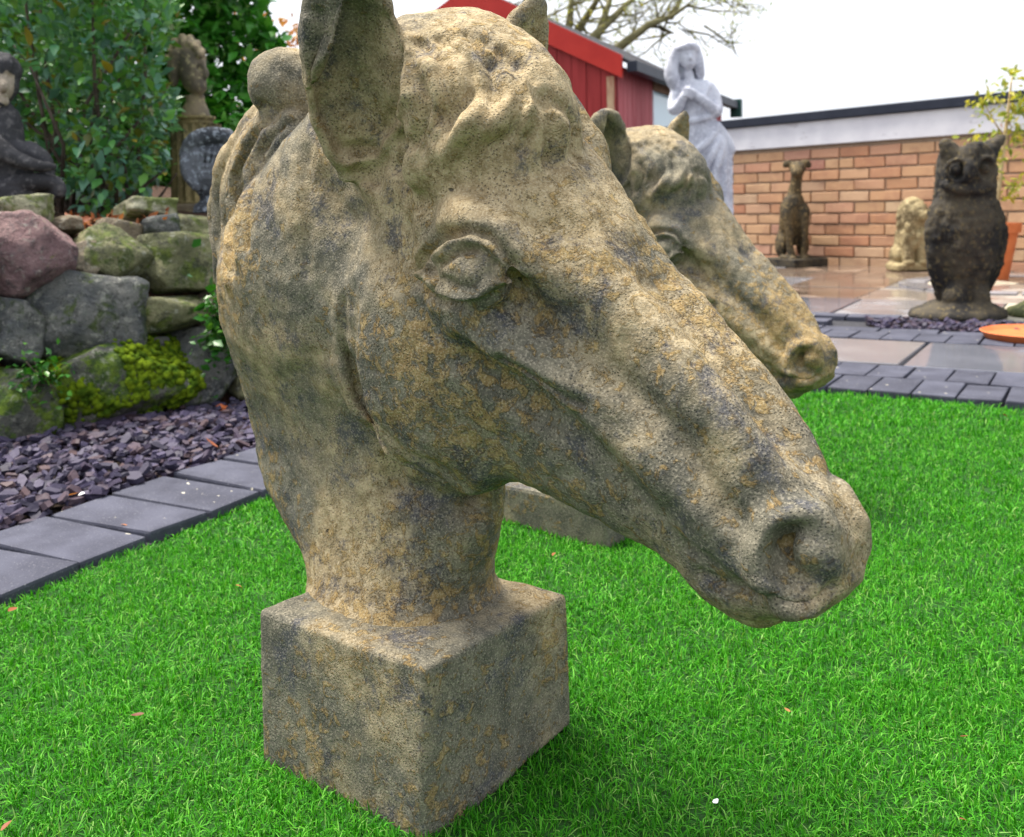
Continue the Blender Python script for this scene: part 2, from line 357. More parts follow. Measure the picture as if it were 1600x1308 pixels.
def fascia_mat():
    t = NT('flaking_white_paint', rough=0.6); a = t.noise(3.2, 6, 0.7, stretch=(1, 1, 2.5)); c = t.mix(t.step(t.noise(6, 3), 0.3, 0.7), (0.62, 0.62, 0.68), (0.72, 0.72, 0.77))
    c = t.mix(t.math('MULTIPLY', t.step(a, 0.60, 0.66), 0.55), c, (0.36, 0.34, 0.38)); c = t.mix(t.step(t.noise(9, 2, 0.5), 0.76, 0.8), c, (0.5, 0.26, 0.12))
    return t.done(c, t.bump(a, 0.4, 0.004))
M['fascia'] = fascia_mat()
M['felt_edge'] = simple('black_roof_edge', (0.012, 0.016, 0.03), (0.022, 0.027, 0.045), 8, 0.45)
M['felt'] = simple('roof_felt', (0.02, 0.02, 0.024), (0.05, 0.05, 0.06), 30, 0.9, 0.8, 0.004)
M['shed_red'] = simple('faded_red_planks', (0.27, 0.022, 0.022), (0.36, 0.035, 0.036), 3, 0.6, 0.3, 0.002, objvar=0.12, stretch=(6, 6, 0.5))
M['shed_pink'] = simple('sun_bleached_red_planks', (0.36, 0.05, 0.06), (0.48, 0.12, 0.13), 3, 0.65, 0.3, 0.002, objvar=0.1, stretch=(8, 8, 0.6))
M['barge'] = simple('bright_red_boards', (0.43, 0.020, 0.014), (0.50, 0.030, 0.020), 4, 0.45, 0.15, 0.002)
M['batten'] = simple('bare_timber', (0.36, 0.15, 0.10), (0.56, 0.40, 0.25), 9, 0.8, stretch=(3, 3, 0.6))
M['timber'] = simple('brown_timber', (0.26, 0.15, 0.09), (0.36, 0.23, 0.15), 9, 0.8)
def glassy():
    t = NT('pale_window_glass', rough=0.08, spec=0.6); return t.done((0.55, 0.72, 0.80))
M['glass'] = glassy()
M['green_plastic'] = simple('green_plastic', (0.012, 0.06, 0.05), (0.02, 0.08, 0.065), 20, 0.4)
M['terracotta'] = simple('orange_terracotta', (0.52, 0.125, 0.035), (0.60, 0.17, 0.055), 14, 0.55, 0.2)
M['soil'] = simple('dark_soil', (0.012, 0.009, 0.007), (0.035, 0.022, 0.014), 40, 0.95, 1.0, 0.01)
M['bark_mulch'] = simple('leaf_litter', (0.025, 0.014, 0.009), (0.085, 0.04, 0.022), 60, 0.9, 1.0, 0.008)
def paver_mat():
    t = NT('charcoal_block_paving', rough=0.8, spec=0.18); rv = t.rnd(); t.shift(13.0)
    c = t.mix(t.step(t.noise(12, 4), 0.3, 0.7), (0.044, 0.046, 0.066), (0.072, 0.075, 0.104)); k = t.math('ADD', 0.85, t.math('MULTIPLY', rv, 0.3)); cc = t.n('ShaderNodeCombineColor'); [t.set(cc.inputs[i], k) for i in range(3)]
    c = t.mix(1.0, c, cc.outputs[0], 'MULTIPLY'); c = t.mix(t.math('MULTIPLY', t.step(t.noise(320, 2, 0.5), 0.62, 0.72), 0.5), c, (0.25, 0.25, 0.27)); c = t.mix(t.step(t.noise(60, 1, 0.3), 0.78, 0.8), c, (0.55, 0.52, 0.42))
    return t.done(c, t.bump(t.noise(420, 4, 0.7), 0.5, 0.002), t.math('ADD', 0.55, t.math('MULTIPLY', t.noise(9, 3), 0.35)))
M['paver'] = paver_mat()
def slab_mat(name, a, b, wet=0.0):
    t = NT(name, rough=0.5, spec=0.4); t.shift(17.0); w = t.step(t.noise(3.0, 3, 0.5), 0.5 - 0.3 * wet, 0.62 - 0.2 * wet)
    c = t.mix(t.step(t.noise(4, 4, 0.6), 0.3, 0.7), a, b); c = t.mix(t.math('MULTIPLY', t.step(t.noise(90, 4), 0.5, 0.7), 0.25), c, (0.1, 0.09, 0.09)); c = t.mix(t.math('MULTIPLY', w, 0.45 * wet), c, (0.05, 0.052, 0.062))
    r = t.math('SUBTRACT', 0.5, t.math('MULTIPLY', w, 0.44 * min(1, wet + 0.25)))
    return t.done(c, t.bump(t.noise(60, 4), 0.12, 0.002), r)
M['slab_grey'] = slab_mat('grey_sandstone_slab', (0.18, 0.175, 0.19), (0.27, 0.26, 0.275), 0.5)
M['slab_wet'] = slab_mat('wet_blue_grey_slab', (0.17, 0.18, 0.22), (0.25, 0.26, 0.31), 1.0)
M['slab_tan'] = slab_mat('tan_sandstone_slab', (0.25, 0.215, 0.185), (0.34, 0.30, 0.26), 0.7)
M['slab_brown'] = slab_mat('rusty_sandstone_slab', (0.19, 0.125, 0.08), (0.28, 0.20, 0.145), 0.8)
M['slab_cream'] = slab_mat('cream_circle_slab', (0.42, 0.38, 0.29), (0.52, 0.48, 0.38), 0.2)
M['joint'] = simple('dark_joint_sand', (0.022, 0.022, 0.028), (0.05, 0.05, 0.058), 90, 0.9, 0.6)
def slate():
    t = NT('plum_slate', rough=0.6, spec=0.25); rv = t.rnd(); at_ = t.attr('rnd'); r = t.math('FRACT', t.math('ADD', rv, at_))
    c = t.ramp(r, [(0.0, (0.018, 0.016, 0.030)), (0.3, (0.035, 0.029, 0.060)), (0.55, (0.058, 0.047, 0.098)), (0.8, (0.045, 0.028, 0.046)), (0.93, (0.08, 0.044, 0.042)), (1.0, (0.10, 0.088, 0.14))])
    t.shift(5.0); c = t.mix(t.math('MULTIPLY', t.noise(60, 4), 0.5), c, (0.06, 0.055, 0.08))
    return t.done(c, t.bump(t.noise(130, 4), 0.4, 0.003))
M['slate'] = slate()
def leafmat(name, stops, rough=0.35, trans=0.25, spec=0.5):
    t = NT(name, rough=rough, spec=spec); r = t.math('FRACT', t.math('ADD', t.rnd(), t.attr('rnd'))); c = t.ramp(r, stops); t.set(t.p.inputs['Base Color'], c)
    tr = t.n('ShaderNodeBsdfTranslucent'); t.set(tr.inputs['Color'], t.mix(1.0, c, (1.0, 1.0, 0.35), 'MULTIPLY')); mx = t.n('ShaderNodeMixShader'); mx.inputs[0].default_value = trans
    t.t.links.new(t.p.outputs[0], mx.inputs[1]); t.t.links.new(tr.outputs[0], mx.inputs[2]); t.t.links.new(mx.outputs[0], t.t.nodes['Material Output'].inputs['Surface']); return t.m
M['leaf_shrub'] = leafmat('glossy_shrub_leaf', [(0.0, (0.06, 0.17, 0.12)), (0.3, (0.15, 0.31, 0.23)), (0.55, (0.08, 0.27, 0.07)), (0.8, (0.18, 0.42, 0.09)), (0.95, (0.10, 0.17, 0.03)), (1.0, (0.26, 0.20, 0.02))])
M['leaf_hedge'] = leafmat('bright_laurel_leaf', [(0.0, (0.026, 0.15, 0.014)), (0.35, (0.055, 0.25, 0.026)), (0.7, (0.09, 0.35, 0.042)), (1.0, (0.19, 0.45, 0.08))])
M['leaf_fern'] = leafmat('green_creeper_leaf', [(0.0, (0.02, 0.10, 0.015)), (0.6, (0.04, 0.18, 0.02)), (1.0, (0.10, 0.25, 0.03))])
M['leaf_yellow'] = leafmat('yellow_green_leaf', [(0.0, (0.15, 0.25, 0.03)), (0.5, (0.34, 0.36, 0.04)), (1.0, (0.52, 0.46, 0.08))], trans=0.4)
M['leaf_rust'] = leafmat('rusty_winter_leaf', [(0.0, (0.30, 0.11, 0.03)), (0.5, (0.45, 0.20, 0.07)), (1.0, (0.56, 0.32, 0.14))], 0.7)
M['dead_leaf'] = leafmat('dead_leaf', [(0.0, (0.13, 0.03, 0.015)), (0.5, (0.30, 0.085, 0.03)), (1.0, (0.5, 0.19, 0.07))], 0.6)
M['petal'] = simple('white_petal', (0.75, 0.75, 0.78), (0.82, 0.82, 0.84), 50, 0.6)
M['stem'] = simple('grey_brown_stem', (0.055, 0.04, 0.032), (0.13, 0.10, 0.08), 40, 0.8)
M['bark'] = simple('lichen_bark', (0.13, 0.12, 0.055), (0.27, 0.245, 0.12), 14, 0.85, 0.8, 0.01)
M['cane'] = simple('pale_stem', (0.42, 0.30, 0.15), (0.56, 0.44, 0.24), 20, 0.7)
M['grass'] = leafmat('artificial_turf_blade', [(0.0, (0.016, 0.125, 0.004)), (0.35, (0.034, 0.225, 0.007)), (0.72, (0.068, 0.34, 0.013)), (0.93, (0.14, 0.45, 0.04)), (1.0, (0.25, 0.42, 0.12))], 0.55, 0.3, 0.18)
M['turf'] = simple('turf_backing', (0.010, 0.055, 0.005), (0.018, 0.08, 0.008), 60, 0.9, 1.0, 0.006)
M['earth'] = simple('garden_ground', (0.03, 0.028, 0.025), (0.06, 0.05, 0.04), 6, 0.95)
# ------------------------------------------------------------------ ground, lawn, paving
link('ground', mesh('ground', [(-60, -60, -0.03), (60, -60, -0.03), (60, 60, -0.03), (-60, 60, -0.03)], [(0, 1, 2, 3)], M['earth']), kind='structure')
# lawn outline (metres)
U_ = np.array([0.846, -0.533]); V_ = np.array([0.533, 0.846]); O2 = np.array([0.78, 2.385])       # paving frame along the far lawn edge
def uv(u, v): q = O2 + U_ * u + V_ * v; return q
LE = [np.array(p) for p in ((-1.30, -0.05), (-0.66, 1.19), (-0.585, 1.35), (-0.455, 1.60), (-0.20, 2.03), (-0.03, 2.34))]   # left edge
LL = [(-1.6, -1.0)] + [tuple(p) for p in LE] + [(0.02, 2.66), (0.10, 2.80)] + [tuple(uv(0, 0)), tuple(uv(0.16, 0)), tuple(uv(0.5, -0.01)), tuple(uv(1.6, -0.04)), (2.6, 0.2), (2.6, -1.0)]
def inside(P, poly):
    c = np.zeros(len(P), bool); n = len(poly)
    for i in range(n):
        (x0, y0), (x1, y1) = poly[i], poly[(i + 1) % n]
        t = ((y0 > P[:, 1]) != (y1 > P[:, 1])) & (P[:, 0] < (x1 - x0) * (P[:, 1] - y0) / ((y1 - y0) + 1e-12) + x0); c ^= t
    return c
def lawn_z(P):
    return 0.004 + 0.006 * vnoise(np.c_[P, np.zeros(len(P))], 2.2, 4) + 0.004 * vnoise(np.c_[P, np.zeros(len(P))], 7, 5) + 0.014 * np.exp(-((P[:, 0] - 0.075) ** 2 + (P[:, 1] - 0.90) ** 2) / 0.006) \
        - 0.010 * np.exp(-((P[:, 0] - 0.16) ** 2 + (P[:, 1] - 1.40) ** 2) / 0.05)
def build_lawn():
    bm = bmesh.new(); vs = [bm.verts.new((x, y, 0)) for x, y in LL]; bm.faces.new(vs); bmesh.ops.triangulate(bm, faces=bm.faces)
    for _ in range(6):
        bmesh.ops.subdivide_edges(bm, edges=[e for e in bm.edges if e.calc_length() > 0.07], cuts=1, use_grid_fill=False); bmesh.ops.triangulate(bm, faces=bm.faces)
    P = np.array([v.co[:] for v in bm.verts]); Z = lawn_z(P[:, :2])
    for v, z in zip(bm.verts, Z): v.co.z = z
    bmesh.ops.recalc_face_normals(bm, faces=bm.faces)
    if sum(f.normal.z for f in bm.faces) < 0: bmesh.ops.reverse_faces(bm, faces=bm.faces)
    return bm_mesh('lawn', bm, M['turf'], True)
lawn = link('lawn', build_lawn(), kind='structure')

def blades_mesh(name, P, hgt, wid, lean, mat, R=rng, curl=0.5):
    n = len(P); az = R.uniform(0, 2 * math.pi, n); h = hgt * R.uniform(0.55, 1.25, n); w = wid * R.uniform(0.7, 1.3, n)
    ln = np.abs(R.normal(0, lean, n)); dx, dy = np.cos(az), np.sin(az); fa = az + R.uniform(0.6, 2.5, n); sx, sy = np.cos(fa) * w / 2, np.sin(fa) * w / 2
    V = np.zeros((n, 5, 3)); mid = 0.55
    for j, (t, ws) in enumerate(((0, 1), (0, -1), (mid, 0.85), (mid, -0.85), (1, 0))):
        off = ln * h * (t ** (1 + curl)); V[:, j, 0] = P[:, 0] + dx * off + sx * ws; V[:, j, 1] = P[:, 1] + dy * off + sy * ws; V[:, j, 2] = P[:, 2] + h * t * np.sqrt(np.maximum(0.08, 1 - (ln * t * 0.75) ** 2))
    b = np.arange(n) * 5
    F = np.concatenate([np.stack([b, b + 1, b + 3], 1), np.stack([b, b + 3, b + 2], 1), np.stack([b + 2, b + 3, b + 4], 1)])
    me = mesh(name, V.reshape(-1, 3), F, mat)
    r = np.repeat(R.uniform(0, 1, n) ** 1.0, 5); patch = np.repeat(0.12 * vnoise(P, 9, 12), 5)
    a = me.attributes.new('rnd', 'FLOAT', 'POINT'); a.data.foreach_set('value', np.clip(r * 0.9 + patch + 0.03, 0, 0.999).astype(np.float32)); return me
def scatter_grass():
    out = []
    for (d0, d1, dens, hh, ww, ln) in ((0.45, 0.95, 160000, 0.0118, 0.00115, 1.25), (0.95, 1.4, 100000, 0.0122, 0.0013, 1.2), (1.4, 2.0, 58000, 0.0128, 0.0018, 1.15), (2.0, 3.2, 30000, 0.0155, 0.0025, 1.1)):
        A = 5.0 * (d1 - d0); n = int(A * dens); P = np.c_[rng.uniform(-1.5, 2.6, n), rng.uniform(d0, d1, n)]
        aw = np.abs(P[:, 0]) - (P[:, 1] * 0.62 + 0.12); P = P[(aw < 0) | ((aw < 0.8) & (rng.uniform(0, 1, n) < 0.35))]; P = P[inside(P, LL)]
        # clumps: thin the blades a little where a slow noise is low
        keep = rng.uniform(0, 1, len(P)) < 0.80 + 0.35 * vnoise(np.c_[P, np.zeros(len(P))], 28, 6); P = P[keep]
        # none under the plinths
        for c, th in ((HC, HT), (np.array([0.205, 1.76]), rad(-48))):
            q = P - c[:2]; a = q @ np.array([math.cos(th), math.sin(th)]); b = q @ np.array([-math.sin(th), math.cos(th)]); P = P[~((np.abs(a) < 0.092) & (np.abs(b) < 0.092))]
        P3 = np.c_[P, lawn_z(P) - 0.001]; out.append(blades_mesh('grass', P3, hh, ww, ln, M['grass']))
    return out
GRASS_LATER = True

def joined(name, geo, mat, attr=None):     # list of (verts, faces) to one mesh
    V = []; F = []; R_ = []; o = 0
    for v, f, r in geo: V.append(v); F += [tuple(i + o for i in q) for q in f]; o += len(v); R_ += [r] * len(v)
    me = mesh(name, np.concatenate(V), F, mat); a = me.attributes.new('rnd', 'FLOAT', 'POINT'); a.data.foreach_set('value', np.array(R_, np.float32)); return me

# paving frame: pavers and slabs are separate pieces
patio = link('patio', mesh('patio', [(*uv(-2.2, -0.01), 0.001), (*uv(4.5, -0.01), 0.001), (*uv(4.5, 6.5), 0.001), (*uv(-2.2, 6.5), 0.001)], [(0, 1, 2, 3)], M['joint']), kind='structure')
UVROT = math.atan2(U_[1], U_[0])
paver_variants = []
def piece(name, du, dv, mat, h=0.035, bev=0.004, top=0.022, jit=0.002):
    return bm_mesh(name, box_bm(du, dv, h, bev, jit), mat)
soldier = [piece('paver', 0.094, 0.192, M['paver']) for _ in range(4)]; stretcher = [piece('paver', 0.192, 0.094, M['paver']) for _ in range(4)]
def put(me, u, v, z=0.0, name='paver', dr=0.0):
    q = uv(u, v); link(name, me, patio, (q[0], q[1], z - 0.0175 + 0.022 + random.uniform(-0.0012, 0.0012)), (random.uniform(-0.006, 0.006), random.uniform(-0.006, 0.006), UVROT + dr))
for i in range(20):
    put(soldier[i % 4], -0.45 + i * 0.1, 0.105)
for i in range(20):
    put(soldier[(i + 1) % 4], -0.60 + i * 0.1, 0.308, dr=0.0)
def slab(u0, u1, v0, v1, mat, h=0.035, name='slab'):
    bm = box_bm(u1 - u0 - 0.012, v1 - v0 - 0.012, h, 0.004, 0.002); me = bm_mesh('slab', bm, M[mat]); put(me, (u0 + u1) / 2, (v0 + v1) / 2, 0, name)
slab(-1.15, -0.52, 0.415, 0.90, 'slab_wet'); slab(-0.52, 0.105, 0.415, 0.90, 'slab_grey'); slab(0.105, 0.80, 0.415, 0.90, 'slab_wet'); slab(0.80, 1.5, 0.415, 0.90, 'slab_wet')
for i in range(22): put(soldier[i % 4], -1.0 + i * 0.1, 1.005)
for i in range(12): put(stretcher[i % 4], -1.0 + i * 0.2, 1.155)
for k, v_ in enumerate((1.26, 1.36, 1.46)):
    for i in range(5): put(stretcher[i % 4], -1.2 + i * 0.2 + 0.1 * (k % 2) - 0.12, v_)
for i in range(14): put(stretcher[i % 4], -1.0 + i * 0.2, 1.53 if i > 4 else 1.56)
for v0, v1, row in ((1.61, 2.20, [(-1.6, -0.98, 'slab_wet'), (-0.98, -0.38, 'slab_wet'), (-0.38, 0.22, 'slab_grey'), (0.22, 0.52, 'slab_cream')]),
                    (2.20, 2.80, [(-1.9, -1.25, 'slab_grey'), (-1.25, -0.42, 'slab_brown'), (-0.42, 0.45, 'slab_tan'), (0.45, 0.95, 'slab_tan')]),
                    (2.80, 3.40, [(-2.1, -1.5, 'slab_tan'), (-1.5, -0.9, 'slab_grey'), (-0.9, -0.40, 'slab_brown'), (-0.40, 0.35, 'slab_grey'), (0.35, 0.9, 'slab_tan')]),
                    (3.40, 4.05, [(-2.1, -1.4, 'slab_brown'), (-1.4, -0.75, 'slab_brown'), (-0.75, -0.1, 'slab_brown'), (-0.1, 0.6, 'slab_tan')]),
                    (4.05, 4.75, [(-2.1, -1.3, 'slab_grey'), (-1.3, -0.6, 'slab_brown'), (-0.6, 0.1, 'slab_brown')]),
                    (4.75, 5.5, [(-2.1, -1.3, 'slab_brown'), (-1.3, -0.6, 'slab_grey'), (-0.6, 0.1, 'slab_brown')])):
    for u0, u1, mt in row: slab(u0, u1, v0, v1, mt)
# paved circle at the right: ring of kerb blocks, cream and terracotta segments inside
cc = gnd(1600, 452); ring_r = 0.62
def sector(r0, r1, a0, a1, z0, z1, n=8):
    A = np.linspace(a0, a1, n + 1); v = []
    for z in (z0, z1):
        for r in (r0, r1): v += [(cc[0] + r * math.cos(a), cc[1] + r * math.sin(a), z) for a in A]
    k = n + 1; f = []
    for i in range(n):
        f += [(2 * k + i, 3 * k + i, 3 * k + i + 1, 2 * k + i + 1), (i, i + 1, k + i + 1, k + i), (i, 2 * k + i, 2 * k + i + 1, i + 1), (k + i, k + i + 1, 3 * k + i + 1, 3 * k + i)]
    f += [(0, k, 3 * k, 2 * k), (n, 2 * k + n, 3 * k + n, k + n)]
    return v, f
for i in range(24):
    a = i * 2 * math.pi / 24; v, f = sector(0.47, 0.60, a + 0.02, a + 2 * math.pi / 24 - 0.02, 0.002, 0.031, 3); link('kerb_block', mesh('kerb_block', v, f, M['slab_grey']), patio)
for i in range(7):
    a = rad(-215) + i * 2 * math.pi / 7; v, f = sector(0.04, 0.455, a + 0.03, a + 2 * math.pi / 7 - 0.03, 0.002, 0.028, 6)
    link('circle_slab', mesh('circle_slab', v, f, M[('slab_cream', 'slab_tan', 'slab_brown')[i % 3]]), patio)

# left edging of charcoal blocks along the lawn
edging = empty('path_edging', (0, 0, 0), kind='structure')
EP = [np.array(p) for p in ((-0.95, 0.63), (-0.66, 1.19), (-0.585, 1.35), (-0.455, 1.60), (-0.20, 2.03), (0.02, 2.40), (0.12, 2.70))]
def along(P, d):
    for a, b in zip(P[:-1], P[1:]):
        L = np.linalg.norm(b - a)
        if d <= L: return a + (b - a) * d / L, (b - a) / L
        d -= L
    return P[-1], (P[-1] - P[-2]) / np.linalg.norm(P[-1] - P[-2])
ep = [bm_mesh('paver', box_bm(0.232, 0.117, 0.05, 0.005, 0.002), M['paver']) for _ in range(4)]
# joints run obliquely in the photograph: each block is 0.13 along the edge and reaches 0.27 back
def fit_edge():
    tot = sum(np.linalg.norm(b - a) for a, b in zip(EP[:-1], EP[1:])); d = 0.02; i = 0
    while d < tot - 0.07:
        p, t = along(EP, d + 0.06); nrm = np.array([-t[1], t[0]]); c = p + nrm * 0.119
        link('paver', ep[i % 4], edging, (c[0], c[1], -0.006 + random.uniform(-0.002, 0.002)), (random.uniform(-.01, .01), random.uniform(-.01, .01), math.atan2(nrm[1], nrm[0]) + random.uniform(-.012, .012))); d += 0.1225; i += 1
fit_edge()
LP = [tuple(p) for p in EP]
BP = [tuple(p + 0.238 * np.array([-(b - a)[1], (b - a)[0]]) / np.linalg.norm(b - a)) for p, a, b in zip(EP, EP[:-1] + [EP[-2]], EP[1:] + [EP[-1]])]
link('edging_bed', mesh('edging_bed', [(x, y, 0.004) for x, y in LP] + [(x, y, 0.004) for x, y in BP[::-1]], [tuple(range(len(LP) + len(BP)))], M['joint']), kind='structure')

# slate beds
RB = [np.array(p) for p in ((-1.75, 1.45), (-1.12, 2.06), (-1.03, 2.11), (-0.94, 2.23), (-0.81, 2.34), (-0.72, 2.40), (-0.40, 2.66), (-0.05, 2.95), (0.10, 3.05))]   # foot of the rockery
bed_poly = [(x, y) for x, y in BP] + [tuple(p) for p in RB[::-1]]
slate_bed = link('slate_bed', mesh('slate_bed', [(x, y, 0.002) for x, y in bed_poly], [tuple(range(len(bed_poly)))], M['soil']), kind='structure')
def chip(R=random):
    n = R.choice((5, 6, 6, 7)); L = R.uniform(0.009, 0.022); Wd = L * R.uniform(0.42, 0.8); th = R.uniform(0.004, 0.009)
    A = sorted(R.uniform(0, 2 * math.pi) for _ in range(n)); A = [2 * math.pi * (i + R.uniform(-.3, .3)) / n for i in range(n)]
    pt = [(L * math.cos(a) * R.uniform(.75, 1.1), Wd * math.sin(a) * R.uniform(.75, 1.1)) for a in A]
    v = [(x, y, -th / 2) for x, y in pt] + [(x * .9 + R.uniform(-.002, .002), y * .9, th / 2 + R.uniform(-.001, .001)) for x, y in pt]
    f = [tuple(range(n))[::-1], tuple(range(n, 2 * n))] + [(i, (i + 1) % n, n + (i + 1) % n, n + i) for i in range(n)]
    return np.array(v), f
chips = [chip() for _ in range(16)]; chip_me = [mesh('slate_chip', v, f, M['slate']) for v, f in chips]
for me_ in chip_me: me_.attributes.new('rnd', 'FLOAT', 'POINT')
def fill(bed, poly, n, nbig, zmax=0.02, near=None):
    P = np.array(poly); lo, hi = P.min(0), P.max(0); Q = rng.uniform(lo, hi, (n * 8, 2)); Q = Q[inside(Q, poly)][:n]
    vis = np.abs(Q[:, 0]) < 0.56 * Q[:, 1]
    order = np.argsort(np.where(vis, Q[:, 1], 99)); big = set(order[:nbig].tolist()); geo = []
    for i, (x, y) in enumerate(Q):
        k = random.randrange(16); z = random.uniform(0.006, zmax) ; rot = Euler((random.gauss(0, .35), random.gauss(0, .35), random.uniform(0, 6.28))); s_ = random.uniform(.7, 1.25)
        if i in big:
            link('slate_chip', chip_me[k], bed, (x, y, z + 0.007), rot, (s_, s_, s_))
        else:
            v, f = chips[k]; w = (np.array(rot.to_matrix()) @ (v * s_).T).T + [x, y, z]; geo.append((w, f, random.random()))
    if geo: link('slate_chips', joined('slate_chips', geo, M['slate']), bed, kind='stuff')
fill(slate_bed, bed_poly, 6200, 270, 0.030)
sb2 = [tuple(uv(a, b)) for a, b in ((-0.12, 1.215), (1.6, 1.215), (1.6, 1.48), (-0.22, 1.48))]
slate_strip = link('slate_strip', mesh('slate_strip', [(x, y, 0.004) for x, y in sb2], [(0, 1, 2, 3)], M['soil']), kind='structure')
fill(slate_strip, sb2, 1700, 36, 0.03)
# ------------------------------------------------------------------ horse head statue (X forward, Y left, Z up, metres)
HT = rad(-44); HC = np.array([-0.097, 0.855, 0.0])
HD = np.array([math.cos(HT), math.sin(HT), 0]); HL = np.array([-math.sin(HT), math.cos(HT), 0])
def hp(px, py, off):                       # photo pixel -> horse coordinates on the plane Y = off
    p = onplane(px, py, HC + HL * off, HL) - HC; return np.array([p @ HD, off, p[2]])
O_ = np.array([0.05, 0.0, 0.56]); e_ = np.array([0.77, 0, -0.638]); n_ = np.array([0.638, 0, 0.77])
def sn(s, n, y=0.0): return O_ + e_ * s + n_ * n + np.array([0, y, 0])
AX = np.array([e_, [0, 1, 0], n_])         # rows for rotated ellipsoids: along head, lateral, normal

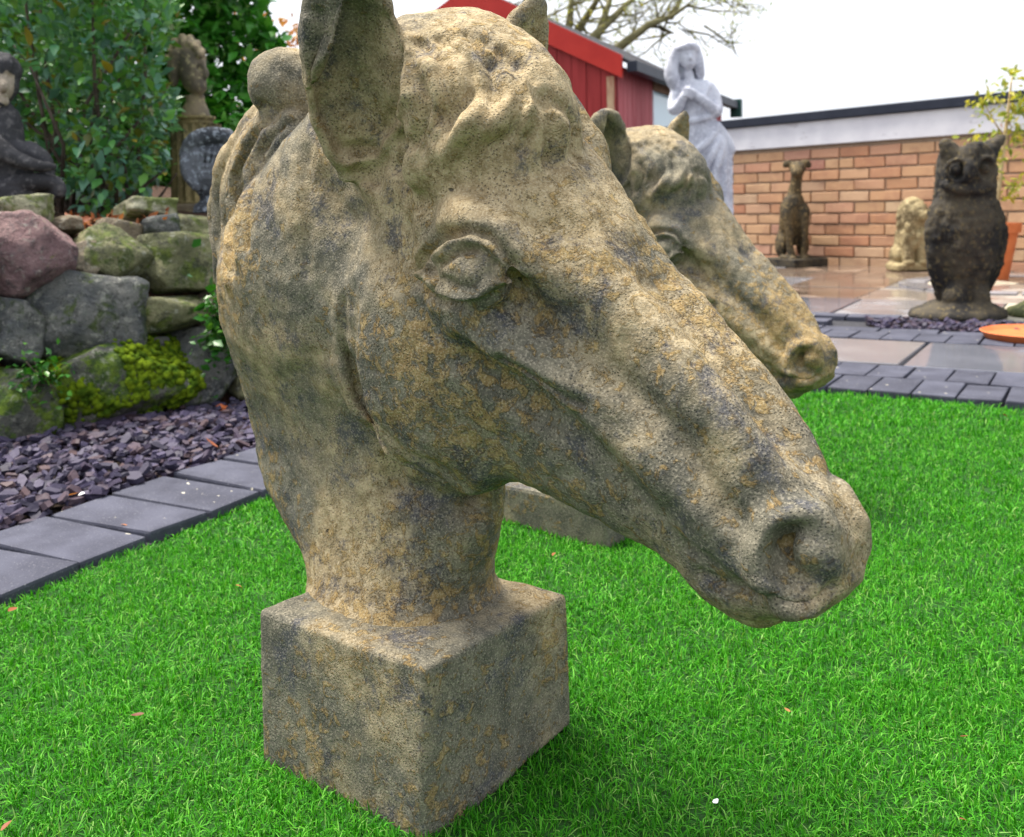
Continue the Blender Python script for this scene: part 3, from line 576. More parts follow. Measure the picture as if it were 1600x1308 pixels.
UPL = [(664, 428), (670, 411), (682, 394), (703, 379), (730, 373), (757, 380), (774, 398), (781, 419), (788, 438)]
LOL = [(664, 428), (674, 444), (690, 456), (714, 465), (742, 465), (764, 455), (788, 438)]
def para(P, d):                              # the same line moved outwards from the eye centre
    o = []
    for x, y in P:
        a, b = x - 727, y - 421; L = math.hypot(a, b); o.append((x + a / L * d, y + b / L * d))
    return o
STROKES = [
 # eyelids, the groove between lid and ball, the crease above and the bag below
 (UPL, 0.0036, 0.0068, 1), (LOL, 0.0038, 0.0078, 1), (para(LOL[1:-1], -13), 0.0030, -0.0030, 1), (para(UPL[1:-1], -13), 0.0034, -0.0050, 1), ([(720, 424)], 0.0125, 0.0018, 1),
 (para(UPL[:-1], 15), 0.0034, -0.0052, 1), (para(UPL[1:-2], 27), 0.0060, 0.0036, 1), (para(LOL[1:-1], 15), 0.0045, -0.0042, 1), (para(LOL[1:-2], 30), 0.0070, 0.0022, 1),
 ([(792, 425), (812, 450), (836, 480), (852, 502)], 0.0065, -0.0062, 1), ([(800, 400), (822, 430), (850, 470)], 0.008, 0.002, 1),
 ([(648, 362), (690, 336), (736, 328), (786, 346)], 0.0125, 0.0045, 1), ([(632, 358), (630, 392), (642, 428)], 0.008, -0.0045, 1), ([(500, 290), (530, 330), (565, 348)], 0.012, -0.0055, 1),
 ([(684, 195), (664, 222), (646, 248)], 0.0115, -0.0060, 0), ([(806, 212), (788, 222), (772, 238)], 0.0115, -0.0065, 0), ([(770, 192)], 0.014, 0.0045, 0), ([(722, 190), (730, 240), (738, 285)], 0.011, 0.003, 0),
 # forelock: broad locks, then strands along them
 ([(760, 95), (752, 131), (722, 160), (692, 176)], 0.010, -0.0060, 0), ([(662, 119)], 0.022, 0.006, 0), 
 ([(768, 210)], 0.015, 0.005, 0), ([(718, 254)], 0.010, -0.004, 0), ([(858, 140), (868, 190), (868, 255)], 0.006, -0.008, 0), ([(650, 268), (690, 276), (770, 276), (850, 276)], 0.014, -0.0015, 0),
 ([(835, 165), (845, 195)], 0.012, 0.004, 0), ([(700, 215), (690, 240)], 0.011, 0.006, 0), ([(740, 190), (728, 225)], 0.012, 0.005, 0),
 ([(655, 60), (690, 92), (698, 140), (672, 195), (645, 236)], 0.0044, -0.0043, 0), ([(690, 52), (728, 88), (732, 128), (706, 180), (676, 228)], 0.0044, -0.0043, 0), ([(722, 48), (772, 92), (780, 145), (752, 196), (722, 236)], 0.0044, -0.0043, 0),
 ([(758, 52), (806, 96), (816, 150), (796, 200), (772, 232)], 0.0044, -0.0043, 0), ([(786, 66), (838, 116), (848, 165), (836, 212), (812, 244)], 0.0044, -0.0043, 0), ([(640, 90), (662, 150), (648, 200), (628, 236)], 0.0044, -0.0043, 0),
 ([(880, 155), (905, 195), (912, 245)], 0.0044, -0.0043, 0), ([(870, 165), (893, 205), (900, 262)], 0.0040, 0.0026, 0), ([(708, 64), (748, 100), (742, 160), (716, 206)], 0.0050, 0.0030, 0), ([(775, 72), (800, 130), (784, 190)], 0.0050, 0.0030, 0), ([(820, 110), (834, 160), (822, 205)], 0.0050, 0.0030, 0),
 # face
 ([(690, 492), (740, 506)], 0.008, -0.0025, 1), ([(775, 545), (830, 580), (882, 608)], 0.0065, 0.0045, 1), ([(780, 572), (840, 609), (893, 632)], 0.0055, -0.0070, 1), ([(905, 650), (965, 668)], 0.011, -0.004, 1), ([(612, 345), (604, 390), (610, 425)], 0.012, -0.0045, 1),
 ([(545, 40), (548, 110), (556, 180)], 0.018, -0.006, 0), ([(492, 30), (494, 110), (508, 180), (540, 232), (580, 242)], 0.006, -0.0055, 0), ([(476, 40), (478, 130), (493, 200), (530, 257)], 0.0055, 0.0035, 0),
 ([(632, 60), (640, 100), (638, 150), (622, 205), (590, 248), (550, 262)], 0.0055, 0.0065, 0), ([(606, 40), (617, 100), (614, 160), (596, 210)], 0.0065, -0.0045, 0), ([(657, 120), (655, 165), (642, 212), (612, 264)], 0.0065, -0.0060, 0), ([(470, 235), (476, 330), (470, 430)], 0.008, -0.0035, 1), ([(455, 250), (462, 340)], 0.012, 0.003, 1),
 ([(850, 350), (930, 430), (1010, 540)], 0.018, -0.003, 1), ([(1130, 790), (1160, 840), (1165, 900)], 0.010, -0.004, 1), ([(1040, 800), (1100, 860)], 0.012, -0.003, 1), ([(530, 520), (455, 600)], 0.014, -0.003, 1), ([(1080, 560), (1150, 650)], 0.020, 0.003, 1),
 ([(1095, 902), (1150, 927), (1210, 946), (1265, 948), (1305, 930)], 0.0055, -0.0065, 1), ([(1120, 935), (1180, 962), (1240, 966)], 0.010, 0.003, 1), ([(1100, 700), (1180, 760)], 0.014, -0.0025, 1), ([(960, 560), (1040, 640)], 0.012, 0.0025, 1),
 # jaw edge and the undercut below it
 ([(527, 480), (522, 560), (548, 655), (605, 728), (690, 766), (770, 774)], 0.007, -0.0050, 1), ([(545, 500), (540, 565), (566, 648), (618, 712), (700, 752)], 0.010, 0.0035, 1), ([(528, 575), (552, 672), (606, 752), (690, 797), (762, 800)], 0.014, -0.0140, 1),
 # mane strands
 ([(402, 172), (430, 188), (462, 184)], 0.007, -0.0065, 0), ([(425, 196), (398, 245), (380, 310), (378, 380)], 0.0055, -0.0075, 0), ([(390, 214), (362, 280), (352, 350), (357, 430)], 0.0050, -0.0070, 0), ([(350, 290), (340, 350), (346, 430)], 0.0045, -0.0055, 0), ([(455, 110), (450, 150)], 0.006, -0.002, 0),
 ([(408, 200), (380, 262), (366, 330), (368, 410)], 0.0050, 0.0040, 0), ([(370, 250), (346, 305), (346, 380), (352, 450)], 0.0045, 0.0035, 0), ([(430, 100), (415, 125), (418, 160)], 0.008, -0.002, 0)]
def build_horse(h=0.0020):
    v = Vol((-0.40, -0.16, 0.125), (0.47, 0.16, 0.705), h)
    # neck as horizontal slices
    v.slices([0.130, 0.150, 0.170, 0.200, 0.240, 0.280, 0.320, 0.37, 0.44, 0.50, 0.56, 0.60],
             [-0.033, -0.040, -0.060, -0.082, -0.091, -0.098, -0.101, -0.110, -0.111, -0.098, -0.060, -0.02],
             [0.100, 0.092, 0.121, 0.158, 0.181, 0.188, 0.186, 0.172, 0.161, 0.136, 0.090, 0.06],
             [0.020, 0.021, 0.021, 0.021, 0.022, 0.022, 0.016, 0.005, 0.0, 0.0, 0.0, 0.0],
             [0.088, 0.073, 0.066, 0.061, 0.056, 0.053, 0.057, 0.073, 0.078, 0.071, 0.058, 0.045], p=2.25)
    # head loft along its axis
    S = np.array([-0.075, -0.03, 0.03, 0.09, 0.15, 0.21, 0.27, 0.33, 0.385, 0.425, 0.452, 0.468])
    TOP = np.array([0.045, 0.068, 0.066, 0.056, 0.050, 0.049, 0.046, 0.039, 0.033, 0.031, 0.024, 0.008])
    BOT = np.array([-0.05, -0.09, -0.13, -0.165, -0.182, -0.175, -0.140, -0.106, -0.079, -0.060, -0.042, -0.022])
    W = np.array([0.045, 0.058, 0.066, 0.072, 0.074, 0.066, 0.055, 0.047, 0.042, 0.040, 0.036, 0.026])
    K = np.array([0.1, 0.1, 0.1, 0.1, 0.12, 0.10, 0.06, 0.0, -0.02, 0.0, 0.0, 0.0])
    Sd = np.linspace(S[0], S[-1], 121); ker = np.exp(-np.linspace(-2, 2, 11) ** 2); ker /= ker.sum()
    def den(a):
        q = np.interp(Sd, S, a); pad = np.concatenate([2 * q[0] - q[5:0:-1], q, 2 * q[-1] - q[-2:-7:-1]]); return np.convolve(pad, ker, 'valid')
    TOPd, BOTd, Wd, Kd = den(TOP), den(BOT), den(W), den(K)
    def head(X, Y, Z):
        a, c = X - O_[0], Z - O_[2]
        s = a * e_[0] + c * e_[2]; n = a * n_[0] + c * n_[2]; sc = np.clip(s, S[0], S[-1])
        I = lambda q: np.interp(sc, Sd, q)
        t, b = I(TOPd), I(BOTd); cn = (t + b) / 2; hb = (t - b) / 2; q = (n - cn) / hb
        w = I(Wd) * (1 + I(Kd) * np.clip(q, -1.2, 1.2))
        r = (np.abs(Y / w) ** 2.35 + np.abs(q) ** 2.35 + 1e-9) ** (1 / 2.35)
        d = (r - 1) * np.minimum(w, hb) * 0.95; ds = np.abs(s - sc)
        return np.where(ds > 0, np.sqrt(np.maximum(d, 0) ** 2 + ds ** 2), d)
    v.apply(head, (-0.12, -0.11, 0.18), (0.46, 0.11, 0.70), 0.014)
    for sg in (-1, 1):
        # cheek (jaw disc)
        v.ell(sn(0.124, -0.121, sg * 0.040), (0.103, 0.047, 0.111), 0.012, rot=AX)
        v.ell(sn(0.175, -0.150, sg * 0.028), (0.072, 0.042, 0.060), 0.012, rot=AX)
        # groove between cheek and neck
        v.chain([hp(522, 470, -0.09) * [1, -sg, 1], hp(519, 560, -0.088) * [1, -sg, 1], hp(548, 655, -0.078) * [1, -sg, 1], hp(605, 725, -0.07) * [1, -sg, 1], hp(690, 768, -0.06) * [1, -sg, 1]], 0.011, 0.022, 'sub')
        # brow and orbit
        v.ell(sn(0.150, 0.018, sg * 0.060), (0.050, 0.028, 0.024), 0.020, rot=AX)
        v.ell(sn(0.178, 0.006, sg * 0.066), (0.040, 0.024, 0.030), 0.020, rot=AX)
        # hollow above the eye and hollow in front of it
        v.ell(sn(0.205, -0.008, sg * 0.086), (0.036, 0.017, 0.013), 0.020, 'sub', AX)
        v.ell(sn(0.245, 0.012, sg * 0.072), (0.06, 0.013, 0.012), 0.020, 'sub', AX)
        v.ell(sn(0.165, -0.052, sg * 0.090), (0.050, 0.008, 0.014), 0.020, 'sub', AX)
        # facial crest and the hollow below it
        v.chain([sn(0.15, -0.040, sg * 0.066), sn(0.205, -0.034, sg * 0.064), sn(0.255, -0.028, sg * 0.053), sn(0.295, -0.022, sg * 0.045)], [0.012, 0.013, 0.011, 0.006], 0.022)
        v.chain([sn(0.19, -0.062, sg * 0.082), sn(0.245, -0.052, sg * 0.068), sn(0.295, -0.042, sg * 0.059)], [0.008, 0.011, 0.006], 0.018, 'sub')
        v.chain([sn(0.30, -0.012, sg * 0.047), sn(0.35, -0.012, sg * 0.042), sn(0.40, -0.02, sg * 0.041)], [0.008, 0.009, 0.006], 0.02)
        # nasal bone edge
        v.chain([sn(0.19, 0.034, sg * 0.042), sn(0.27, 0.036, sg * 0.030), sn(0.35, 0.028, sg * 0.026), sn(0.40, 0.022, sg * 0.026)], [0.014, 0.013, 0.011, 0.010], 0.018)
    # eyes: a domed ball on each orbit (the lids are sculpted on afterwards)
    for sg in (-1, 1):
        m_ = np.array([1, -sg, 1])
        ec = (hp(723, 423, -0.0930) + np.array([-0.2, 0.95, -0.10]) * 0.0180) * m_
        v.ell(ec, (0.0320, 0.0255, 0.0245), 0.003, rot=AX)
        # muzzle: nostril flare, hollow and the fold inside
        nc = sn(0.440, 0.012, sg * 0.040)
        v.ell(sn(0.424, 0.004, sg * (0.017 if sg < 0 else 0.010)), (0.038, 0.024 if sg < 0 else 0.022, 0.030 if sg < 0 else 0.026), 0.018, rot=AX)
        ax1 = np.array([0.55, sg * 0.835, 0.10]); ax1 /= np.linalg.norm(ax1)
        u1 = np.cross([0, 0, 1.0], ax1); u1 /= np.linalg.norm(u1); u2 = np.cross(ax1, u1)
        base = sn(0.438, 0.009, -0.029) if sg < 0 else sn(0.434, 0.004, 0.0225) + ax1 * 0.004
        ring = []
        for k in range(15):
            th = rad(-118 + 262 * k / 14)      # open comma: over the top, round the back, under the front
            px_ = -math.cos(th) * 0.0205 * (1.0 if sg > 0 else -1.0) * -1; pz = math.sin(th) * 0.0235
            ring.append(base + u1 * (-px_ if sg > 0 else px_) + u2 * pz + ax1 * 0.004)
        v.chain(ring, [0.003] + [0.0052 if sg < 0 else 0.003] * 13 + [0.003], 0.012, sub=2)
        v.ell(base + ax1 * 0.015, (0.0185, 0.020, 0.0200), 0.009, 'sub', np.array([u1, ax1, u2]))
        v.ell(base - u1 * (0.002 if sg > 0 else -0.002) + ax1 * 0.006 + u2 * 0.002, (0.013, 0.019, 0.012), 0.006, 'sub', np.array([u1, ax1, u2]))
        fx = 1 if sg > 0 else -1
        v.ell(base + u1 * (0.012 if sg < 0 else -0.012) * 1.0 + u2 * 0.003 + ax1 * 0.005, (0.0135, 0.012, 0.0125), 0.010, rot=np.array([u1, ax1, u2]))
        # mouth corner line
        v.chain([sn(0.462, -0.020, sg * 0.022), sn(0.440, -0.026, sg * 0.036), sn(0.415, -0.034, sg * 0.043), sn(0.390, -0.040, sg * 0.044)], [0.004, 0.0045, 0.004, 0.002], 0.009, 'sub')
        v.ell(sn(0.420, -0.016, sg * 0.028), (0.035, 0.014, 0.012), 0.014, rot=AX)
        # ears
        b0 = np.array([0.030, sg * 0.063, 0.524]); tip = np.array([0.084, -0.115, 0.681]) if sg < 0 else np.array([0.074, 0.110, 0.690]); a = tip - b0; La = np.linalg.norm(a); a /= La
        o = np.array([0.68, -0.72, 0.10]) if sg < 0 else np.array([0.97, 0.12, 0.10]); o -= a * (o @ a); o /= np.linalg.norm(o); w = np.cross(a, o)
        tt = np.array([0.0, 0.15, 0.30, 0.48, 0.68, 0.85, 0.96, 1.0]); ww = np.array([0.020, 0.030, 0.0375, 0.041, 0.0395, 0.032, 0.021, 0.010]) if sg < 0 else np.array([0.026, 0.036, 0.041, 0.042, 0.036, 0.025, 0.012, 0.004])
        def ear(X, Y, Z, sc=1.0, so=0.0, dep=0.52):
            x, y, z = X - b0[0], Y - b0[1], Z - b0[2]
            t = (x * a[0] + y * a[1] + z * a[2]) / La; tc = np.clip(t, 0, 1)
            p = x * w[0] + y * w[1] + z * w[2]; q = x * o[0] + y * o[1] + z * o[2] - so
            wd = np.interp(tc, tt, ww) * sc; r = np.sqrt((p / wd) ** 2 + (q / (wd * dep)) ** 2 + 1e-9)
            d = (r - 1) * wd * dep; dt = np.abs(t - tc) * La
            return np.where(dt > 0, np.sqrt(np.maximum(d, 0) ** 2 + dt ** 2), d)
        lo_, hi_ = np.minimum(b0, tip) - 0.05, np.maximum(b0, tip) + 0.05
        v.apply(ear, lo_, hi_, 0.022)
        v.apply(lambda X, Y, Z: ear(X, Y, Z, 0.86, 0.0175, 0.62), b0 + a * 0.012 - 0.045, hi_, 0.007, 'sub')
    # chin and lower lip
    v.ell(sn(0.415, -0.055, 0), (0.042, 0.033, 0.019), 0.022, rot=AX)
    v.ell(sn(0.444, -0.014, 0), (0.022, 0.030, 0.032), 0.014, rot=AX)
    v.ell(sn(0.40, -0.098, 0.0), (0.03, 0.03, 0.012), 0.02, 'sub', AX)
    # forelock: swept bumps over the poll and forehead
    v.ell((0.066, 0.0, 0.598), (0.070, 0.066, 0.036), 0.03)
    v.ell((0.088, 0.03, 0.588), (0.052, 0.040, 0.033), 0.02)
    v.ell(sn(0.085, 0.050, 0), (0.10, 0.060, 0.026), 0.03, rot=AX)
    v.ell(sn(0.13, 0.045, 0), (0.09, 0.045, 0.020), 0.03, rot=AX)
    fl = [([hp(640, 60, -0.035), hp(690, 110, -0.052), hp(700, 190, -0.066), hp(665, 250, -0.072)], [0.018, 0.022, 0.020, 0.008]),
          ([hp(690, 60, -0.015), hp(765, 110, -0.030), hp(770, 190, -0.050), hp(740, 245, -0.056), hp(705, 268, -0.060)], [0.020, 0.024, 0.020, 0.013, 0.006]),
          ([hp(740, 60, 0.0), hp(815, 120, -0.012), hp(835, 185, -0.028), hp(805, 235, -0.036), hp(770, 262, -0.042)], [0.020, 0.022, 0.021, 0.016, 0.006]),
          ([hp(790, 90, 0.015), hp(850, 140, 0.012), hp(868, 195, 0.0), hp(850, 235, -0.010)], [0.014, 0.015, 0.014, 0.007]),
          ([hp(830, 138, 0.035), hp(880, 190, 0.050), hp(912, 236, 0.056), hp(918, 275, 0.050)], [0.014, 0.016, 0.015, 0.009])]
    for P, R_ in fl: v.chain([p - n_ * (0.000 + 0.011 * i / (len(P) - 1)) for i, p in enumerate(P)], R_, 0.018)
    # mane: rounded clumps on the crest with strands falling behind
    v.ell(hp(446, 132, -0.010), (0.036, 0.036, 0.036), 0.010)
    v.ell(hp(478, 150, 0.004), (0.034, 0.028, 0.04), 0.010)
    v.chain([hp(462, 195, 0.004), hp(420, 245, 0.004), hp(398, 305, 0.002), hp(394, 370, -0.004), hp(398, 430, -0.02)], [0.030, 0.032, 0.030, 0.026, 0.020], 0.012)
    for P, R_ in [([hp(455, 200, -0.022), hp(424, 255, -0.024), hp(408, 315, -0.028), hp(404, 375, -0.034)], [0.017, 0.019, 0.016, 0.008]),
                  ([hp(432, 192, -0.016), hp(397, 248, -0.018), hp(381, 308, -0.020), hp(386, 368, -0.026), hp(378, 425, -0.030)], [0.017, 0.019, 0.017, 0.015, 0.007]),
                  ([hp(410, 188, -0.004), hp(373, 243, -0.006), hp(358, 300, -0.006), hp(356, 362, -0.010), hp(366, 420, -0.012), hp(354, 470, -0.010)], [0.016, 0.018, 0.016, 0.015, 0.014, 0.007]),
                  ([hp(386, 235, 0.012), hp(353, 288, 0.012), hp(343, 345, 0.010), hp(349, 402, 0.006), hp(342, 440, 0.004)], [0.013, 0.014, 0.013, 0.011, 0.005])]:
        v.chain(P, R_, 0.0035)
    # faint muscle line down the neck
    v.chain([hp(500, 300, -0.075), hp(470, 430, -0.088), hp(455, 560, -0.09), hp(480, 690, -0.086)], [0.004, 0.006, 0.006, 0.003], 0.022, 'sub')
    V, Q = v.net(); V = relax(V, Q, 1, 0.4); N = normals(V, Q)
    keep = V[:, 2] > 0.1265
    # sculpting strokes: ridges (+) and hollows (-) drawn where they show in the photograph, mirrored to the far side
    Wd = HC + V[:, [0]] * HD + V[:, [1]] * HL + V[:, [2]] * [0, 0, 1.0] - [0, 0, CH]; zz = Wd @ _f; sx = CPX + CF * (Wd @ CR) / zz; sy = CPY - CF * (Wd @ CU) / zz
    def hit(px, py):
        c = np.where((np.abs(sx - px) < 7) & (np.abs(sy - py) < 7))[0]
        return V[c[np.argmin(zz[c])]] if len(c) else None
    D0 = np.zeros(len(V))
    for pts, r, amp, mir in STROKES:
        P = [p for p in (hit(*q) for q in pts) if p is not None]
        for sg in ((1, -1) if mir else (1,)):
            Q2 = [p * [1, sg, 1] for p in P]; best = np.full(len(V), 9.0)
            lo, hi = np.min(Q2, 0) - 3 * r, np.max(Q2, 0) + 3 * r; c = np.where(((V > lo) & (V < hi)).all(1))[0]; X = V[c]; b = np.full(len(c), 9.0)
            if len(Q2) == 1: b = np.linalg.norm(X - Q2[0], axis=1)
            for a, e in zip(Q2[:-1], Q2[1:]):
                ab = e - a; t = np.clip((X - a) @ ab / (ab @ ab + 1e-12), 0, 1); b = np.minimum(b, np.linalg.norm(X - a - t[:, None] * ab, axis=1))
            D0[c] += amp * np.exp(-(b / r) ** 2)
    V = V + N * D0[:, None]; V = relax(V, Q, 1, 0.3); N = normals(V, Q)
    fm = np.exp(-(((V[:, 0] - 0.12) / 0.07) ** 2 + ((V[:, 2] - 0.60) / 0.06) ** 2) ** 2) * (np.abs(V[:, 1]) < 0.085); mm = np.clip((-V[:, 0] - 0.19) / 0.05, 0, 1)
    d = fm * 0.0022 * fbm(V, 30, 2, 41) + mm * 0.003 * fbm(V * [1, 1, 0.4], 42, 2, 44) + 0.0016 * fbm(V, 28, 3, 3) + 0.0007 * fbm(V, 110, 2, 9) - 0.0022 * np.clip(vnoise(V, 60, 21) - 0.72, 0, 1)
    V = V + N * (d)[:, None]
    return V, Q
HV, HQ = build_horse()
horse_me = mesh('horse_head', HV, HQ, M['horse'], True)

def loc_h(p): q = np.array(p) - HC; return np.array([q @ HD, q @ HL, q[2]])
def build_plinth():
    hpz = 0.14
    A, B, C = gnd(665, 1045, hpz), gnd(403, 952, hpz), gnd(886, 928, hpz); D = B + C - A
    Ab = gnd(660, 1316); Bb = at(408, 1176, (B - [0, 0, CH]) @ _f + 0.004); Cb = at(894, 1114, (C - [0, 0, CH]) @ _f + 0.006); Db = D * [1, 1, 0]
    top = [loc_h(p) for p in (A, B, D, C)]; bot = [loc_h(p) for p in (Ab, Bb, Db, Cb)]
    for b in bot: b[2] -= 0.012
    bm = bmesh.new(); T = [bm.verts.new(p) for p in top]; Bq = [bm.verts.new(p) for p in bot]
    bm.faces.new(T[::-1]); bm.faces.new(Bq)
    for i in range(4): bm.faces.new((T[i], T[(i + 1) % 4], Bq[(i + 1) % 4], Bq[i]))
    bmesh.ops.recalc_face_normals(bm, faces=bm.faces)
    bmesh.ops.bevel(bm, geom=list(bm.edges), offset=0.0055, segments=3, affect='EDGES', profile=0.55)
    bmesh.ops.triangulate(bm, faces=[f for f in bm.faces if len(f.verts) > 4])
    long_ = lambda L: [e for e in bm.edges if e.calc_length() > L]
    for L in (0.1, 0.05, 0.025, 0.013, 0.0075):
        bmesh.ops.subdivide_edges(bm, edges=long_(L), cuts=1, use_grid_fill=True)
    bmesh.ops.triangulate(bm, faces=bm.faces)
    bm.normal_update(); P = np.array([v.co[:] for v in bm.verts]); N = np.array([v.normal[:] for v in bm.verts])
    P = P + N * (0.0011 * fbm(P, 16, 3, 5) + 0.0007 * fbm(P, 90, 2, 8) - 0.004 * np.clip(vnoise(P, 35, 31) - 0.6, 0, 1))[:, None]
    for v_, p in zip(bm.verts, P): v_.co = p
    return bm_mesh('plinth', bm, M['plinth'], True)
plinth_me = build_plinth()
horse = empty('horse_head_statue', HC, HT, label='large sharp ochre and grey stone horse head on a cube plinth in front', cat='statue', group='horse head statues on the lawn')
link('horse_head', horse_me, horse); link('plinth', plinth_me, horse)
horse2 = copy_tree(horse, label='second stone horse head, slightly blurred, half hidden behind the larger looking one')
horse2.scale = (1.05, 1.05, 1.05); horse2.location = (0.198, 1.805, -0.056); horse2.rotation_euler = (0, 0, rad(-48))
for ch in horse2.children:
    if ch.name.startswith('plinth'): ch.location = (0, 0, 0.02)
bs = np.array([0.13, 1.385]); bu = np.array([-0.80, 0.60]); bv_ = np.array([0.60, 0.80]); bc = bs + bu * 0.22 + bv_ * 0.29
bq = box_bm(0.44, 0.58, 0.075, 0.006, 0.003); bmesh.ops.subdivide_edges(bq, edges=bq.edges, cuts=5, use_grid_fill=True)
dlt = bc - np.array(horse2.location[:2]); ct, st_ = math.cos(rad(48)), math.sin(rad(48))
link('base_slab', bm_mesh('base_slab', bq, M['plinth']), horse2, ((dlt[0] * ct - dlt[1] * st_) / 1.05, (dlt[0] * st_ + dlt[1] * ct) / 1.05, 0.056 + 0.020), (0, 0, math.atan2(bu[1], bu[0]) + rad(48)))
for me_ in scatter_grass(): link('grass', me_, kind='stuff')
# ------------------------------------------------------------------ brick outbuilding, shed
W0, W1 = np.array([1.73, 7.37]), np.array([3.08, 5.76]); WD = (W1 - W0) / np.linalg.norm(W1 - W0); WN = np.array([WD[1], -WD[0]])   # WN faces the camera
if WN @ (-W0) < 0: WN = -WN
WROT = math.atan2(WD[1], WD[0])
bw = empty('brick_outbuilding', (*W0, 0), WROT, label='low buff brick outbuilding with flaking white fascia and flat black roof edge', cat='building')
# local frame: x along the wall, y = outward is -y (towards camera) when rotated by WROT
ysign = -1 if (np.array([math.sin(WROT), -math.cos(WROT)]) @ WN) > 0 else 1
def wbox(name, x0, x1, y0, y1, z0, z1, mat, bev=0.0, parent=bw, jit=0.0, me=None):
    if me is None: me = bm_mesh(name, box_bm(x1 - x0, y1 - y0, z1 - z0, bev, jit), mat)
    return link(name, me, parent, ((x0 + x1) / 2, (y0 + y1) / 2, (z0 + z1) / 2))
XA, XB = -1.2, 3.9
wbox('mortar_wall', XA, XB, 0.012, 0.20, 0.0, 0.862, M['mortar'])
bme = [bm_mesh('brick', box_bm(0.215, 0.10, 0.064, 0.004, 0.0025, 1), M['brick']) for _ in range(6)]; bhalf = [bm_mesh('brick', box_bm(0.1025, 0.10, 0.064, 0.004, 0.0025, 1), M['brick']) for _ in range(3)]
nb = 0
for k in range(11):
    z = 0.040 + k * 0.0765; x = XA + 0.05 + (0.1125 if k % 2 else 0.0); 
    while x < XB - 0.12:
        vis = -0.9 < x < 2.75
        half = random.random() < 0.05
        if vis:
            w = 0.215
            if half: link('brick', random.choice(bhalf), bw, (x + 0.163, 0.046, z))
            link('brick', random.choice(bhalf if half else bme), bw, (x + (0.051 if half else w / 2), 0.047 + random.uniform(-0.003, 0.003), z), (random.uniform(-.01, .01), random.uniform(-.006, .006), random.uniform(-.01, .01)))
        else:
            w = 0.215; link('brick', random.choice(bme), bw, (x + w / 2, 0.047, z))
        x += w + 0.0105
wbox('fascia_board', XA, XB, -0.028, 0.02, 0.866, 1.035, M['fascia'], 0.004)
wbox('roof_edge', XA - 0.03, XB, -0.055, 0.03, 1.037, 1.10, M['felt_edge'], 0.006)
wbox('flat_roof', XA, XB, 0.032, 2.6, 1.02, 1.085, M['felt'])
wbox('back_wall', XA, XB, 2.4, 2.5, 0.0, 1.015, M['mortar']); wbox('side_wall', XA, XA + 0.1, 0.21, 2.39, 0.0, 1.015, M['mortar'])

# red shed
Cn = at(962, 100, 8.0); gd = np.array([-1.0, 0.473]) / 1.1062; sd = np.array([0.428, 0.904])
eave = float(Cn[2]); gw = 2.64; ridge_h = 0.70
shed = empty('red_shed', (Cn[0], Cn[1], 0), math.atan2(-gd[1], -gd[0]), label='red painted timber shed with bright red bargeboards and black felt roof', cat='shed')
# local: +x runs towards the corner (corner at x=0, gable spans x in [-gw, 0]); +y goes back along the side wall
def spart(name, v, f, mat, **k): return link(name, mesh(name, v, f, mat), shed, **k)
def prism(poly, y0, y1):                     # xz polygon extruded in y
    n = len(poly); v = [(x, y0, z) for x, z in poly] + [(x, y1, z) for x, z in poly]
    f = [tuple(range(n)), tuple(range(n, 2 * n))[::-1]] + [(i, n + i, n + (i + 1) % n, (i + 1) % n) for i in range(n)]; return v, f
gz = lambda x: eave + ridge_h * (1 - abs((x + gw / 2) / (gw / 2)))
pw = gw / 20
for i in range(20):
    x0, x1 = -gw + i * pw + 0.003, -gw + (i + 1) * pw - 0.003; xm = (x0 + x1) / 2
    poly = [(x0, 0), (x1, 0), (x1, gz(x1) - 0.03), (x0, gz(x0) - 0.03)]
    spart('plank', *prism(poly, random.uniform(-0.004, 0.0), 0.02), M['shed_red'])
spart('gable_backing', *prism([(-gw, 0), (0, 0), (0, eave - .04), (-gw / 2, eave + ridge_h - .04), (-gw, eave - .04)], 0.021, 0.06), M['soil'])
for sg in (0, 1):
    if sg: poly = [(0.07, eave - 0.125), (0.07, eave + 0.062), (-gw / 2, eave + ridge_h + 0.098), (-gw / 2, eave + ridge_h - 0.115)]
    else: poly = [(-gw - 0.07, eave - 0.125), (-gw / 2 - 0.001, eave + ridge_h - 0.115), (-gw / 2 - 0.001, eave + ridge_h + 0.098), (-gw - 0.07, eave + 0.062)]
    spart('bargeboard', *prism(poly, -0.06, -0.022), M['barge'])
spart('corner_batten', *prism([(-0.075, 0), (-0.012, 0), (-0.012, eave - 0.1), (-0.075, eave - 0.1)], -0.02, -0.006), M['batten'])
SL = 3.9
def sbox(name, x0, x1, y0, y1, z0, z1, mat): return link(name, bm_mesh(name, box_bm(x1 - x0, y1 - y0, z1 - z0, 0.003), mat), shed, ((x0 + x1) / 2, (y0 + y1) / 2, (z0 + z1) / 2))
yy = 0.03
while yy < 1.02:
    sbox('plank', -0.02, 0.004 + random.uniform(0, .004), yy + 0.003, yy + 0.122, 0, eave - 0.004, M['shed_pink']); yy += 0.125
for y0 in np.arange(2.95, 3.8, 0.125): sbox('plank', -0.02, 0.005, y0 + .003, y0 + 0.122, 0, eave - 0.004, M['shed_pink'])
wf = sbox('window', -0.03, -0.004, 1.05, 2.92, 0.55, eave - 0.12, M['glass']); wf['label'] = 'long pale blue window in the shed side'
sbox('wall_panel', -0.03, 0.0, 1.05, 2.92, 0.0, 0.545, M['shed_pink']); sbox('window_head', -0.03, 0.012, 1.05, 2.90, eave - 0.115, eave - 0.004, M['timber'])
for y0 in (1.035, 1.98, 2.93): sbox('window_mullion', -0.035, 0.01, y0 - 0.02, y0 + 0.02, 0.55, eave - 0.12, M['fascia'])
